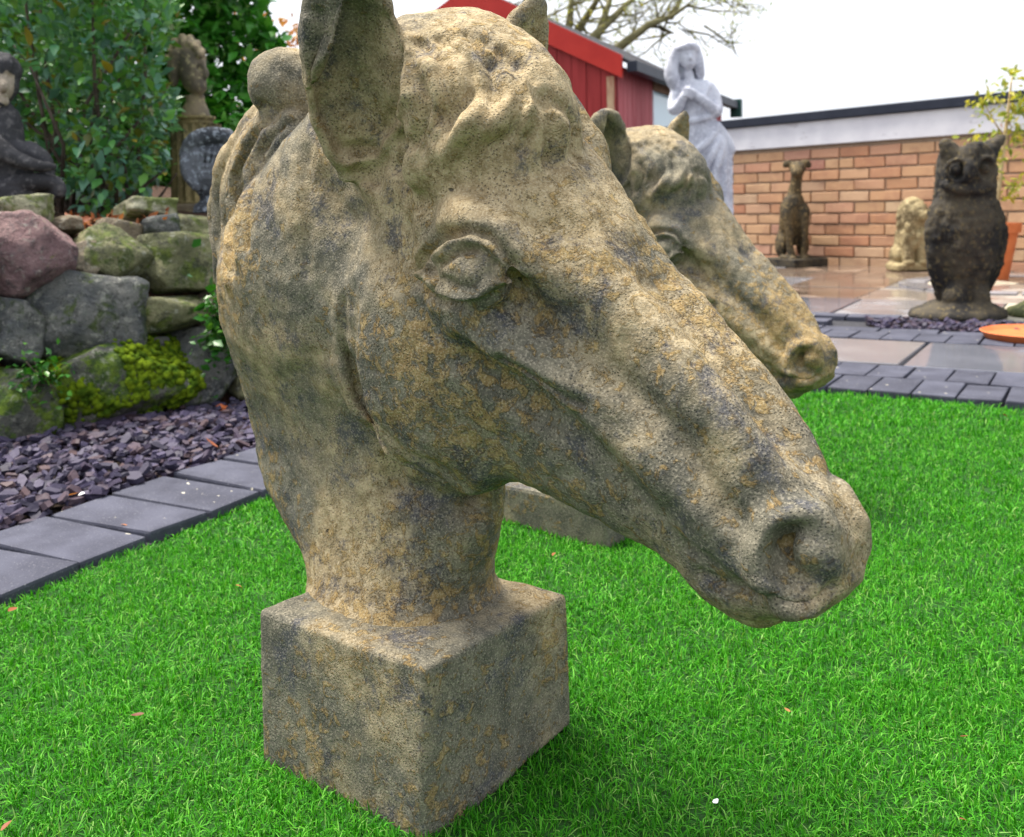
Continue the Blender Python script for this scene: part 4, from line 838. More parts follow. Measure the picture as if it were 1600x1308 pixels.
ev = [(-gw / 2, eave + ridge_h + 0.05), (0.10, eave - 0.005), (0.10, eave + 0.03), (-gw / 2, eave + ridge_h + 0.09)]; spart('roof_felt', *prism(ev, -0.018, SL), M['felt'])
ev = [(-gw / 2 - .002, eave + ridge_h + 0.09), (-gw - 0.10, eave + 0.03), (-gw - 0.10, eave - 0.005), (-gw / 2 - .002, eave + ridge_h + 0.05)]; spart('roof_felt', *prism(ev, -0.018, SL), M['felt'])
gut = sbox('gutter', 0.102, 0.19, -0.016, SL, eave - 0.075, eave + 0.012, M['felt_edge']); sbox('gutter_end', 0.09, 0.22, SL + 0.003, SL + 0.09, eave - 0.17, eave + 0.04, M['green_plastic'])
sbox('back_wall', -gw, -0.04, SL - 0.08, SL - 0.04, 0, eave - 0.05, M['shed_red']); sbox('far_side_wall', -gw, -gw + 0.03, 0.08, SL - 0.1, 0, eave - 0.05, M['shed_red'])

# ------------------------------------------------------------------ rockery retaining wall
R0, R1 = np.array([-1.12, 2.06]), np.array([-0.72, 2.40]); RU = (R1 - R0) / np.linalg.norm(R1 - R0); RN = np.array([RU[1], -RU[0]])
RROT = math.atan2(RU[1], RU[0]); LEAN = 0.30
PN = np.array([RN[0], RN[1], LEAN]); PN /= np.linalg.norm(PN)
rockery = empty('rockery_wall', (*R0, 0), 0, label='dry stone rockery wall of rough mossy boulders behind the slate bed', cat='stone wall')
def rock_me(w, h, d, seed, mat, angular=0.5):
    R = np.random.default_rng(seed); bm = bmesh.new(); bmesh.ops.create_cube(bm, size=2.0); bmesh.ops.subdivide_edges(bm, edges=bm.edges, cuts=15, use_grid_fill=True)
    P = np.array([v.co[:] for v in bm.verts]); S = P / np.linalg.norm(P, axis=1)[:, None]; p = 4.6 + 6.0 * angular
    q = P / ((np.abs(P) ** p).sum(1) ** (1 / p))[:, None]
    for _ in range(9):                         # chop flat facets
        n = R.normal(size=3); n /= np.linalg.norm(n); c = R.uniform(0.90, 1.15); t = np.maximum(q @ n - c, 0); q = q - t[:, None] * n * 0.95
    q = q + S * (0.07 * fbm(q, 0.9, 2, seed) + 0.04 * fbm(q, 2.4, 3, seed + 3) + 0.022 * fbm(q, 7, 3, seed + 5))[:, None]
    q = q * [w / 2, d / 2, h / 2]
    for v, c in zip(bm.verts, q): v.co = c
    return bm_mesh('stone', bm, mat, True)
STONES = [ # x0,y0,x1,y1, material, tilt(deg), push out, label
 (-20, 335, 110, 470, 'rock_pink', 6, 0.03, 'large pink granite boulder'), (3, 307, 102, 358, 'rock_pale', 2, -0.05, 'pale boulder with green moss'), (96, 338, 142, 366, 'rock_tan', 0, -0.06, None),
 (104, 382, 158, 442, 'rock_tan', -8, 0.0, None), (128, 358, 238, 448, 'rock_olive', 24, -0.01, None), (172, 348, 234, 394, 'rock_tan', 15, -0.07, None),
 (228, 370, 345, 462, 'rock_olive', 3, -0.01, None), (238, 340, 297, 376, 'rock_grey', -6, -0.03, None), (283, 338, 345, 382, 'rock_olive', 4, -0.05, None), (222, 313, 302, 348, 'rock_pale', 3, -0.08, None),
 (-15, 472, 68, 578, 'rock_grey', 12, 0.0, None), (56, 432, 224, 572, 'rock_grey', 10, 0.01, 'big grey blue boulder'), (203, 467, 330, 524, 'rock_olive', -4, 0.01, None),
 (-40, 578, 90, 712, 'rock_moss', 12, 0.03, None), (82, 538, 302, 678, 'rock_moss', -3, 0.03, 'boulder cushioned in bright yellow green moss'), (268, 520, 385, 648, 'rock_grey', 4, 0.0, None), (232, 532, 274, 574, 'rock_grey', 0, -0.03, None),
 (-150, 470, -10, 600, 'rock_grey', 5, 0.0, None), (-180, 600, -30, 740, 'rock_moss', 3, 0.02, None), (-140, 340, -15, 475, 'rock_olive', 3, 0.0, None),
 (325, 455, 440, 530, 'rock_tan', 0, 0.0, None), (370, 520, 480, 632, 'rock_olive', 4, 0.0, None), (340, 370, 450, 455, 'rock_grey', -5, 0.0, None), (430, 440, 540, 530, 'rock_grey', 5, 0.0, None), (470, 525, 590, 615, 'rock_moss', -4, 0.0, None), (440, 360, 550, 440, 'rock_olive', 0, 0.0, None),
 (530, 430, 640, 520, 'rock_tan', 5, 0, None), (575, 515, 690, 600, 'rock_grey', 0, 0, None), (540, 360, 650, 430, 'rock_grey', 0, 0, None)]
moss_host = None
for i, (x0, y0, x1, y1, mt, tilt, push, lab) in enumerate(STONES):
    cpx, cpy = (x0 + x1) / 2, (y0 + y1) / 2; p = onplane(cpx, cpy, [*R0, 0.0], PN); D = (p - [0, 0, CH]) @ _f
    vd = ray(cpx, cpy)[:2]; vd /= np.linalg.norm(vd); cosf = abs(vd @ RN)
    w = (x1 - x0) / CF * D / max(cosf, 0.5) * 0.965; h = (y1 - y0) / CF * D * 0.985; d = min(0.9 * max(w, h), 0.20) + 0.04
    me_ = rock_me(w, h, d, 40 + i, M[mt], 0.35 + 0.5 * ((i * 37) % 10) / 10)
    q = p + np.array([RN[0], RN[1], 0]) * (push - d * 0.35) - np.array([*R0, 0])
    o = link('stone', me_, rockery, q, (rad(-10), rad(tilt), RROT)); 
    if lab: o['label'] = lab
    if i == 14: moss_host = (o, me_, q)
# the wall runs on to the left, out of the frame
for i in range(12):
    r_, k_ = i % 3, i // 3; w = random.uniform(0.20, 0.27); h = 0.165; me_ = rock_me(w, h, 0.2, 90 + i, M[('rock_moss', 'rock_grey', 'rock_olive')[r_]], 0.6)
    q = R0 + RU * (-0.42 - 0.235 * k_ - 0.06 * (r_ % 2)) - RN * (0.02 + 0.05 * r_); link('stone', me_, rockery, (q[0] - R0[0], q[1] - R0[1], 0.075 + 0.155 * r_), (rad(-10), rad(random.uniform(-6, 6)), RROT))
# moss cushions on the mossy boulder: small overlapping pads
def moss_pads(me_, n, seed, xr, zr, mat):
    R = np.random.default_rng(seed); P = np.array([v.co[:] for v in me_.vertices]); Nn = np.array([v.normal[:] for v in me_.vertices])
    ok = np.where((Nn[:, 1] < 0.35) & (P[:, 0] > xr[0]) & (P[:, 0] < xr[1]) & (P[:, 2] > zr[0]) & (P[:, 2] < zr[1]) & (vnoise(P, 22, 8) > -0.25))[0]
    bm = bmesh.new()
    for k in R.choice(ok, n):
        r = R.uniform(0.0025, 0.010); mt = Matrix.Translation(Vector(P[k] + Nn[k] * r * 0.05) + Vector((R.normal(0, .006), 0, R.normal(0, .006)))) @ Vector(Nn[k]).to_track_quat('Z', 'Y').to_matrix().to_4x4() @ Matrix.Diagonal((R.uniform(.9, 1.6), R.uniform(.9, 1.6), R.uniform(.45, .7), 1))
        bmesh.ops.create_icosphere(bm, subdivisions=1, radius=r, matrix=mt)
    P2 = np.array([v.co[:] for v in bm.verts]); dn = 0.0016 * fbm(P2, 160, 2, 3)
    for v, a in zip(bm.verts, dn): v.co += Vector((a, -a, a))
    return bm_mesh('moss', bm, mat, True)
hw = max(v.co.x for v in moss_host[1].vertices); hz = max(v.co.z for v in moss_host[1].vertices)
mo = link('moss', moss_pads(moss_host[1], 2600, 5, (-0.12 * hw, hw * 1.0), (-0.75 * hz, hz * 1.2), M['moss']), moss_host[0], kind='stuff'); mo.visible_shadow = True
mo2 = link('moss', moss_pads(moss_host[1], 650, 6, (-hw * .95, -0.2 * hw), (-0.5 * hz, hz * 1.2), M['moss']), moss_host[0], kind='stuff')
# earth core behind the stones and the planted bank above
def bank():
    s = np.linspace(-1.6, 2.2, 48); prof = [(0.06, -0.02), (0.14, 0.22), (0.20, 0.43), (0.28, 0.46), (0.45, 0.47), (0.9, 0.52), (1.7, 0.60), (3.5, 0.66), (3.8, -0.02)]
    V = []; 
    for a in s:
        for b, z in prof:
            k = max(0.0, 1.0 - max(0, a - 1.35) / 0.8) if a > 1.35 else 1.0
            p = R0 + RU * a - RN * b; V.append((p[0], p[1], z * k))
    V = np.array(V); V[:, 2] += np.where(V[:, 2] > 0.3, 0.02 * fbm(V, 5, 3, 7), 0); m_ = len(prof)
    F = [(i * m_ + j, i * m_ + j + 1, (i + 1) * m_ + j + 1, (i + 1) * m_ + j) for i in range(len(s) - 1) for j in range(m_ - 1)]
    return mesh('planted_bank', V, F, M['bark_mulch'], True)
link('planted_bank', bank(), kind='structure')
rk = R0 + RU * 0.02
cm = mesh('earth_core', [(*(R0 + RU * -1.6 - RN * 0.09), 0), (*(R0 + RU * 1.35 - RN * 0.09), 0), (*(R0 + RU * 1.35 - RN * 0.22), 0.44), (*(R0 + RU * -1.6 - RN * 0.22), 0.44)], [(0, 1, 2, 3)], M['soil'])
link('earth_core', cm, kind='structure')
# loose tilted slate leaning on the mossy boulder, a fallen orange leaf or two on the slates
def flat_stone(name, px, py, z, L, W, T, mat, rot, **k):
    p = gnd(px, py, z); v, f = chip(); v = v / np.abs(v).max(0) * [L / 2, W / 2, T / 2]; return link(name, mesh(name, v, f, mat), None, p, rot, **k)
flat_stone('slate_slab', 165, 655, 0.03, 0.15, 0.055, 0.008, M['slate'], (rad(55), 0, RROT), label='blue grey slate sheet leaning on the mossy boulder', cat='slate')
flat_stone('orange_stone', 347, 640, 0.015, 0.036, 0.028, 0.022, M['terracotta'], (0.2, 0.1, 0.4), label='small orange stone at the foot of the rockery', cat='stone')
# ------------------------------------------------------------------ background statues (sculpted in units of a photo pixel at their own distance, then scaled to metres)
def to_mesh(name, vol, k, mat, disp=0.0, freq=0.1, rel=1, extra=None, seed=1, zmin=None):
    V, Q = vol.net(); V = relax(V, Q, rel, 0.45); N = normals(V, Q)
    d = disp * fbm(V, freq, 3, seed)
    if extra is not None: d = d + extra(V, N)
    V = V + N * d[:, None]
    if zmin is not None: V[:, 2] = np.maximum(V[:, 2], zmin)
    return mesh(name, V * k, Q, mat, True)
def base_point(px, py):
    p = gnd(px, py); D = (p - [0, 0, CH]) @ _f; return p, D / CF

# --- owl
def build_owl(k):
    v = Vol((-90, -75, -4), (90, 75, 292), 2.4)
    c = lambda px: px - 1500; z = lambda py: 506 - py
    v.slices([z(494), z(478), z(455), z(430), z(400), z(365), z(338), z(322), z(312)], [c(1505), c(1506), c(1506), c(1507), c(1506), c(1504), c(1505), c(1506), c(1507)], [32, 33, 38, 44, 49, 51, 48, 44, 41], [6, 6, 5, 3, 0, -2, 0, 1, 2], [30, 34, 40, 45, 48, 48, 45, 40, 36], p=2.1)
    v.slices([z(318), z(300), z(280), z(262), z(250), z(244)], [c(1507)] * 6, [40, 42, 42, 40, 36, 29], [0, -2, -3, -2, 0, 2], [38, 40, 39, 36, 31, 24], 8, p=2.5)
    # ear tufts
    v.chain([(c(1530), -6, z(262)), (c(1545), -4, z(246)), (c(1562), 0, z(231))], [13, 10, 4], 8); v.chain([(c(1482), -10, z(262)), (c(1475), -12, z(248)), (c(1469), -12, z(238))], [12, 9, 5], 8)
    v.chain([(c(1493), -38, z(262)), (c(1497), -33, z(252)), (c(1512), -24, z(247)), (c(1532), -18, z(248))], [6, 8, 8, 6], 6)
    # face discs, eyes, beak (head turned a little to the picture's left)
    for ex, ey in ((1476, 279), (1519, 279)):
        v.ell((c(ex), -41, z(ey)), (15, 8, 17), 6, 'sub'); v.ell((c(ex) - 1, -35.5, z(ey)), (7.5, 7, 7.5), 1.5)
    for ex, rr in ((1476, 14), (1520, 16)): v.chain([(c(ex) + rr * math.cos(a_), -38 + 4 * math.cos(a_) * (1 if ex > 1500 else -1), z(280) + (rr + 3) * math.sin(a_)) for a_ in np.linspace(0, 2 * math.pi, 13)], 2.6, 2.5)
    v.chain([(c(1497), -39, z(262)), (c(1494), -46, z(276)), (c(1491), -46, z(290)), (c(1490), -40, z(297))], [7, 7, 6, 3], 4)
    v.chain([(c(1463), -24, z(300)), (c(1478), -36, z(308)), (c(1505), -38, z(310)), (c(1530), -32, z(306))], [5, 6, 6, 5], 5)
    # folded wings
    for sx, x0 in ((-1, 1505), (1, 1505)):
        v.chain([(c(x0) + sx * 40, -4, z(338)), (c(x0) + sx * 46, -8, z(372)), (c(x0) + sx * 44, -6, z(415)), (c(x0) + sx * 35, 0, z(455)), (c(x0) + sx * 27, 8, z(484))], [14, 15, 14, 11, 6], 5)
        v.chain([(c(x0) + sx * 36, -36, z(345)), (c(x0) + sx * 37, -44, z(385)), (c(x0) + sx * 33, -40, z(430)), (c(x0) + sx * 24, -30, z(465))], [3, 4.5, 4.5, 2], 5, 'sub')
    # legs, feet with toes, stump base
    for sx in (-1, 1):
        v.ell((c(1500) + sx * 19, -22, z(476)), (17, 18, 22), 8)
        for t in (-10, 0, 10): v.chain([(c(1500) + sx * 18 + t * .4, -26, z(484)), (c(1500) + sx * 19 + t, -40, z(490)), (c(1500) + sx * 19 + t * 1.25, -48, z(496))], [6, 5.5, 3], 3)
    v.slices([0, 5, 11, 17, 24], [c(1497), c(1497), c(1498), c(1500), c(1502)], [72, 72, 68, 56, 42], [0] * 5, [66, 66, 62, 50, 40], 5, p=2.0)
    def feathers(V, N):
        inb = (V[:, 2] > z(470)) & (V[:, 2] < z(315)); th = np.arctan2(V[:, 0] - c(1505), -V[:, 1]) * 6.5 + 0.5 * vnoise(V, 0.05, 3); row = V[:, 2] / 14.0 + 0.6 * vnoise(V, 0.035, 4); ri = np.floor(row); u = (th + 0.5 * (ri % 2)); fu = u - np.floor(u) - 0.5; fv = row - ri
        dd = np.sqrt((fu * 1.9) ** 2 + ((fv - 0.85)) ** 2); b = np.clip(1.0 - dd, 0, 1)
        return inb * ((2.4 * b - 0.8) * np.clip(0.75 + 0.9 * vnoise(V, 0.06, 9), 0, 1.6) + 1.4 * vnoise(V * [1, 1, 0.6], 0.16, 7)) + (V[:, 2] >= z(315)) * 1.1 * vnoise(V, 0.22, 5)
    return to_mesh('owl_body', v, k, M['owl'], 1.2, 0.09, 1, feathers, 2)
po, ko = base_point(1499, 503); owl_me = build_owl(ko)
owl = link('owl_statue', owl_me, None, po + [0, 0, 0.022], label='dark brown horned owl statue standing on the plum slate in front of the brick wall', cat='statue', group='owl statues')
owl2 = owl.copy(); col.objects.link(owl2); owl2.location = gnd(1652, 500) + [0, 0, 0.02]; owl2.rotation_euler = (0, 0, rad(12)); owl2['label'] = 'second owl statue cut off by the right edge of the photo'
ow2 = owl_me.copy(); ow2.materials.clear(); ow2.materials.append(M['green_base']); owl2.data = ow2

# --- sitting greyhound on a slab
def build_hound(k):
    v = Vol((-42, -48, -4), (42, 42, 172), 1.25)
    c = lambda px: px - 1240; z = lambda py: 418 - py
    v.slices([z(385), z(365), z(345), z(325), z(312)], [c(1240), c(1240), c(1240), c(1238), c(1238)], [17, 20, 20.5, 19, 13], [14, 9, 2, -4, -5], [18, 20, 19, 16, 12], 4)
    v.slices([z(322), z(305), z(288), z(274)], [c(1238), c(1240), c(1243), c(1245)], [14, 10, 8.5, 8.5], [-5, -5, -4, -3], [13, 10, 9, 9], 8)
    v.ell((c(1245), -5, z(266)), (12.5, 14, 10.5), 5); v.chain([(c(1243), -12, z(267)), (c(1238), -24, z(271)), (c(1235), -33, z(275))], [9, 7.5, 5.5], 4)
    v.chain([(c(1254), -1, z(261)), (c(1260), 1, z(259)), (c(1264), 0, z(263))], [5.5, 4.5, 3], 3); v.chain([(c(1236), 2, z(259)), (c(1230), 3, z(259)), (c(1228), 2, z(262))], [4.5, 3.5, 2.5], 3)
    v.ell((c(1233), -18, z(263)), (2.4, 2.4, 2.4), 1.5); v.ell((c(1248), -17, z(263)), (2.4, 2.4, 2.4), 1.5)
    for sx in (-1, 1):
        v.chain([(c(1240) + sx * 12, -12, z(330)), (c(1240) + sx * 11, -17, z(360)), (c(1240) + sx * 9, -18, z(390)), (c(1240) + sx * 8.5, -19, z(404))], [8.5, 6.5, 5, 5], 4); v.ell((c(1240) + sx * 9, -25, z(405)), (6, 9, 4), 3)
        v.ell((c(1240) + sx * 17, 8, z(385)), (8.5, 18, 20), 5); v.ell((c(1240) + sx * 18, -10, z(404)), (6.5, 14, 4.5), 4)
    v.chain([(c(1240), -22, z(345)), (c(1240), -19, z(375)), (c(1240), -16, z(400))], [2, 5, 4], 5, 'sub')
    return to_mesh('greyhound', v, k, M['hound'], 0.7, 0.12, 1, seed=4)
pd, kd = base_point(1240, 420); hd = empty('greyhound_statue', pd + [0, 0, 0.02], 0, label='slim brown greyhound statue sitting on a slab by the brick wall, muzzle raised', cat='statue')
link('greyhound', build_hound(kd), hd)
bmb = box_bm(66 * kd, 80 * kd, 13 * kd, 0.008, 0.003); bmesh.ops.subdivide_edges(bmb, edges=bmb.edges, cuts=3, use_grid_fill=True); link('base_slab', bm_mesh('base_slab', bmb, M['owl'], False), hd, (0, -2 * kd, 6.5 * kd), (0, 0, rad(24)))

# --- small lion
def build_lion(k):
    v = Vol((-40, -40, -4), (40, 40, 125), 1.25)
    c = lambda px: px - 1420; z = lambda py: 418 - py
    v.slices([z(416), z(408), z(405)], [0, 0, 0], [31, 31, 28], [0] * 3, [27, 27, 24], 3, p=4)
    v.slices([z(408), z(385), z(360), z(340)], [c(1421)] * 4, [25, 22, 20, 17], [8, 6, 2, 0], [22, 21, 19, 16], 5)
    v.ell((c(1424), 0, z(332)), (22, 21, 29), 7); v.ell((c(1430), -14, z(327)), (13, 12, 15), 4); v.ell((c(1434), -24, z(333)), (8, 7, 7.5), 3); v.ell((c(1435), -30, z(329)), (3.5, 2.5, 2.5), 1.5)
    for e in (1426, 1438): v.ell((c(e), -26, z(322)), (3.4, 3, 2.6), 2, 'sub')
    for a in range(9):
        t = rad(-20 + a * 27); v.chain([(c(1426) + 15 * math.cos(t), -10, z(328) + 18 * math.sin(t)), (c(1424) + 23 * math.cos(t), -3, z(334) + 27 * math.sin(t) - 6)], [4.5, 3.5], 2.5)
    for i, (x, zz) in enumerate([(1410, 352), (1416, 362), (1426, 366), (1434, 360), (1408, 366), (1420, 376)]): v.chain([(c(x), -17, z(zz - 6)), (c(x) + 1, -20, z(zz)), (c(x) - 1, -17, z(zz + 9))], [3, 4, 2], 2.5)
    for sx in (-1, 1):
        v.chain([(c(1422) + sx * 11, -12, z(362)), (c(1422) + sx * 11, -17, z(385)), (c(1422) + sx * 11, -18, z(402))], [8, 7, 6.5], 4); v.ell((c(1422) + sx * 11, -24, z(404)), (7.5, 8, 4.5), 3); v.ell((c(1421) + sx * 19, 4, z(393)), (9, 17, 14), 4)
    return to_mesh('lion', v, k, M['lion'], 0.8, 0.12, 1, seed=6)
pl = at(1420, 418, 6.1); pl[2] = 0.0; kl = 6.1 / CF; link('lion_statue', build_lion(kl), None, pl + [0, 0, 0.02], label='small sandy yellow lion statue sitting partly behind the owl', cat='statue')

# --- standing girl with long hair
def build_girl(k):
    v = Vol((-75, -50, -4), (72, 45, 400), 1.45)
    c = lambda px: px - 1095; z = lambda py: 470 - py
    # long skirt, hip and torso
    v.slices([z(462), z(440), z(400), z(350), z(310), z(270), z(240), z(222), z(205), z(185), z(165), z(150), z(143)],
             [c(1112), c(1113), c(1114), c(1113), c(1111), c(1107), c(1103), c(1099), c(1094), c(1091), c(1090), c(1089), c(1086)],
             [37, 36, 33, 31, 33, 36, 36, 32, 27, 27, 29, 26, 14], [4, 4, 3, 2, 1, 0, 0, 0, 0, 0, 0, 0, 1], [30, 29, 26, 24, 23, 23, 23, 21, 18, 18, 19, 16, 10], p=2.1)
    v.chain([(c(1082), 0, z(150)), (c(1079), -2, z(132))], [9, 8], 5)
    hx, hz_ = c(1077), z(108)
    v.ell((hx, -3, hz_ + 2), (14.5, 17, 19), 3); v.ell((hx + 2, -10, hz_ - 9), (9.5, 10, 11), 4)
    v.ell((hx + 2.5, -21, hz_ - 3), (2.6, 3.4, 4.5), 2); v.ell((hx + 2, -19, hz_ - 12), (4.5, 2.2, 1.6), 1.5)
    for e in (-4.5, 8.5): v.ell((hx + e, -20.5, hz_ + 2), (3.8, 3, 2.4), 2, 'sub')
    # hair: cap, fringe and wavy locks
    v.ell((hx - 1, 2, hz_ + 10), (18, 19, 16), 3)
    for P, r in [([(hx - 14, -6, hz_ + 14), (hx - 20, -4, hz_ - 2), (hx - 23, -4, hz_ - 20), (hx - 20, -6, hz_ - 36), (hx - 17, -4, hz_ - 46)], [7, 8, 9, 8.5, 5]), ([(hx - 12, 4, hz_ + 10), (hx - 22, 5, hz_ - 10), (hx - 25, 4, hz_ - 28), (hx - 21, 5, hz_ - 44)], [8, 9, 8, 5]),
                 ([(hx + 12, -6, hz_ + 14), (hx + 17, -4, hz_ - 2), (hx + 19, -3, hz_ - 18), (hx + 21, 0, hz_ - 30)], [6, 6.5, 7, 5]), ([(hx + 10, 6, hz_ + 8), (hx + 18, 8, hz_ - 12), (hx + 20, 8, hz_ - 34)], [8, 8, 6]),
                 ([(hx - 13, -11, hz_ + 12), (hx - 3, -17, hz_ + 15), (hx + 7, -15, hz_ + 15), (hx + 13, -8, hz_ + 10)], [5, 5.5, 5.5, 5]), ([(hx, 12, hz_ + 5), (hx - 2, 18, hz_ - 25), (hx - 2, 16, hz_ - 60)], [14, 16, 12])]: v.chain(P, r, 2.5)
    # shoulders and arms: her left arm (picture right) bends up, both hands meet under the chin
    v.chain([(c(1108), 1, z(152)), (c(1117), 0, z(166)), (c(1121), -6, z(184)), (c(1117), -14, z(192)), (c(1100), -22, z(178)), (c(1086), -23, z(168)), (c(1080), -24, z(163))], [10, 9.5, 8.5, 8, 7, 5.5, 5], 3)
    v.chain([(c(1066), 1, z(152)), (c(1058), -2, z(170)), (c(1055), -8, z(186)), (c(1060), -16, z(184)), (c(1066), -22, z(172)), (c(1071), -24, z(164))], [10, 9, 8, 7.5, 6, 5], 3)
    for i in range(4):
        v.chain([(c(1082) - i * 1.2, -29 + i * .4, z(163 + i * 3.2)), (c(1074) - i * .5, -32, z(159 + i * 3.4)), (c(1067), -30, z(158 + i * 3.6))], [2.4, 2.2, 1.8], 1.0); v.chain([(c(1068), -28, z(166 + i * 2.5)), (c(1074), -29, z(157 + i * 1.0))], [2.2, 1.8], 1.0)
    v.chain([(c(1078), -26, z(161)), (c(1076), -28, z(154))], [2.2, 1.8], 1.0); v.chain([(c(1069), -25, z(161)), (c(1072), -27, z(154))], [2.2, 1.8], 1.0)
    # drapery: diagonal folds across the hips, hanging swag at her left side, vertical skirt folds
    for P, r in [([(c(1122), -8, z(212)), (c(1108), -22, z(232)), (c(1090), -26, z(248)), (c(1072), -22, z(258))], [5, 5, 5, 4]), ([(c(1128), -6, z(226)), (c(1116), -21, z(246)), (c(1104), -26, z(266)), (c(1098), -24, z(285))], [6, 6, 5, 3]),
                 ([(c(1128), -10, z(236)), (c(1122), -20, z(258)), (c(1114), -25, z(285)), (c(1108), -24, z(318)), (c(1106), -24, z(350))], [6, 6, 5, 5, 4]), ([(c(1120), -10, z(214)), (c(1134), -6, z(232)), (c(1143), -4, z(250)), (c(1140), -3, z(258))], [7, 7, 6, 3]),
                 ([(c(1140), -2, z(250)), (c(1140), -4, z(300)), (c(1141), -5, z(360)), (c(1143), -5, z(430))], [6, 5, 5, 6]), ([(c(1130), -16, z(270)), (c(1130), -18, z(330)), (c(1132), -20, z(400)), (c(1133), -22, z(455))], [4, 5, 5, 6]),
                 ([(c(1095), -24, z(290)), (c(1096), -24, z(350)), (c(1094), -27, z(450))], [4, 5, 6]), ([(c(1084), -18, z(260)), (c(1084), -18, z(340)), (c(1080), -22, z(450))], [5, 5, 6]),
                 ([(c(1114), -14, z(198)), (c(1096), -21, z(204)), (c(1076), -17, z(206)), (c(1066), -8, z(206))], [3.5, 3.5, 3.5, 3]), ([(c(1108), -10, z(152)), (c(1100), -18, z(170)), (c(1090), -19, z(196))], [3, 3, 2])]: v.chain(P, r, 3)
    for P, r in [([(c(1123), -22, z(280)), (c(1122), -24, z(340)), (c(1124), -26, z(440))], [1.5, 3, 3.5]), ([(c(1103), -26, z(300)), (c(1102), -26, z(360)), (c(1103), -29, z(440))], [1.5, 3, 3.5])]: v.chain(P, r, 4, 'sub')
    v.slices([0, 6, 12], [c(1112)] * 3, [44, 44, 40], [2] * 3, [36, 36, 32], 3, p=3)
    return to_mesh('girl', v, k, M['girl'], 0.35, 0.15, 1, seed=8)
Dg = 5.0; pg = at(1095, 470, Dg); pg[2] = 0.0; kg = Dg / CF
# pedestal height closes whatever is left between the paving and her feet
zfeet = float(at(1095, 470, Dg)[2]); girl_z = max(0.0, zfeet)
girl = empty('girl_statue', (pg[0], pg[1], 0.02), 0, label='pale grey statue of a long haired girl in draped dress, hands at her chest', cat='statue')
link('girl', build_girl(kg), girl, (0, 0, max(0.0, zfeet - 0.02)))
if zfeet > 0.05: link('pedestal', bm_mesh('pedestal', box_bm(0.34, 0.30, zfeet - 0.02, 0.01), M['girl']), girl, (0.05, 0, (zfeet - 0.02) / 2))

# --- bust on a fluted column (raised bed)
def bankz(x, y): return 0.5
Dbust = 3.25; kb = Dbust / CF; pbz = at(308, 318, Dbust)
bust = empty('bust_on_column', pbz, 0, label='brown stone head on a fluted ochre column half hidden by the glossy shrub', cat='statue')
def build_bust(k):
    v = Vol((-45, -45, -2), (60, 45, 150), 1.4); c = lambda px: px - 298; z = lambda py: 188 - py
    v.slices([z(184), z(176), z(166), z(160), z(152)], [c(302)] * 5, [23, 20, 16, 14, 15], [2] * 5, [20, 18, 15, 14, 14], 4)
    v.ell((c(294), 4, z(95)), (27, 28, 33), 4); v.ell((c(303), -4, z(118)), (20, 22, 30), 8); v.ell((c(311), -8, z(138)), (13, 14, 13), 6)
    v.chain([(c(318), -9, z(106)), (c(324), -11, z(118)), (c(321), -10, z(126))], [4, 4.5, 3], 3); v.chain([(c(313), -13, z(132)), (c(321), -10, z(134))], [2.5, 2], 2); v.ell((c(317), -18, z(112)), (5, 4, 4), 3, 'sub'); v.chain([(c(310), -16, z(104)), (c(320), -12, z(103))], [3, 3], 3)
    for i in range(7):
        t = rad(20 + i * 26); v.chain([(c(296) + 26 * math.cos(t) * .9, -16, z(100) + 30 * math.sin(t) * .85), (c(292) + 27 * math.cos(t), -2, z(96) + 33 * math.sin(t))], [6, 6], 3)
    v.chain([(c(283), -20, z(90)), (c(276), -14, z(110)), (c(274), -8, z(132))], [7, 8, 6], 3)
    return to_mesh('stone_head', v, k, M['bust'], 0.8, 0.1, 1, seed=11)
link('stone_head', build_bust(kb), bust, (0, 0, (318 - 188) * kb))
def fluted(r0, r1, h, n=18):
    v = []; prof = [(1.0, 0), (1.0, 0.02)] + [(1.0, t) for t in np.linspace(0.03, 0.97, 6)] + [(1.0, 1.0)]; m_ = n * 6
    for _, t in prof:
        for i in range(m_):
            a = 2 * math.pi * i / m_; r = (r0 + (r1 - r0) * t) * (1 - 0.085 * abs(math.sin(a * n / 2)) ** 1.5 * (0.03 <= t <= 0.97)); v.append((r * math.cos(a), r * math.sin(a), t * h))
    f = [(j * m_ + i, j * m_ + (i + 1) % m_, (j + 1) * m_ + (i + 1) % m_, (j + 1) * m_ + i) for j in range(len(prof) - 1) for i in range(m_)]; f += [tuple(range(m_))[::-1], tuple(range((len(prof) - 1) * m_, len(prof) * m_))]; return v, f
v_, f_ = fluted(42 * kb, 38 * kb, (318 - 196) * kb); link('fluted_column', mesh('fluted_column', v_, f_, M['fluted']), bust, (4 * kb, 0, 0))
def lathe(prof, n=40):
    v = [(r * math.cos(2 * math.pi * i / n), r * math.sin(2 * math.pi * i / n), z) for r, z in prof for i in range(n)]
    f = [(j * n + i, j * n + (i + 1) % n, (j + 1) * n + (i + 1) % n, (j + 1) * n + i) for j in range(len(prof) - 1) for i in range(n)]; f += [tuple(range(n))[::-1], tuple(range((len(prof) - 1) * n, len(prof) * n))]; return v, f
v_, f_ = lathe([(27 * kb, 0), (27 * kb, 3 * kb), (25 * kb, 6 * kb), (30 * kb, 8 * kb), (30 * kb, 12 * kb), (40 * kb, -1 * kb)][:5][::1]); link('column_collar', mesh('column_collar', v_, f_, M['fluted'], True), bust, (4 * kb, 0, (318 - 196) * kb))
bmb = box_bm(112 * kb, 100 * kb, 40 * kb, 0.01); link('column_foot', bm_mesh('column_foot', bmb, M['bust']), bust, (-4 * kb, 0, -20.5 * kb))

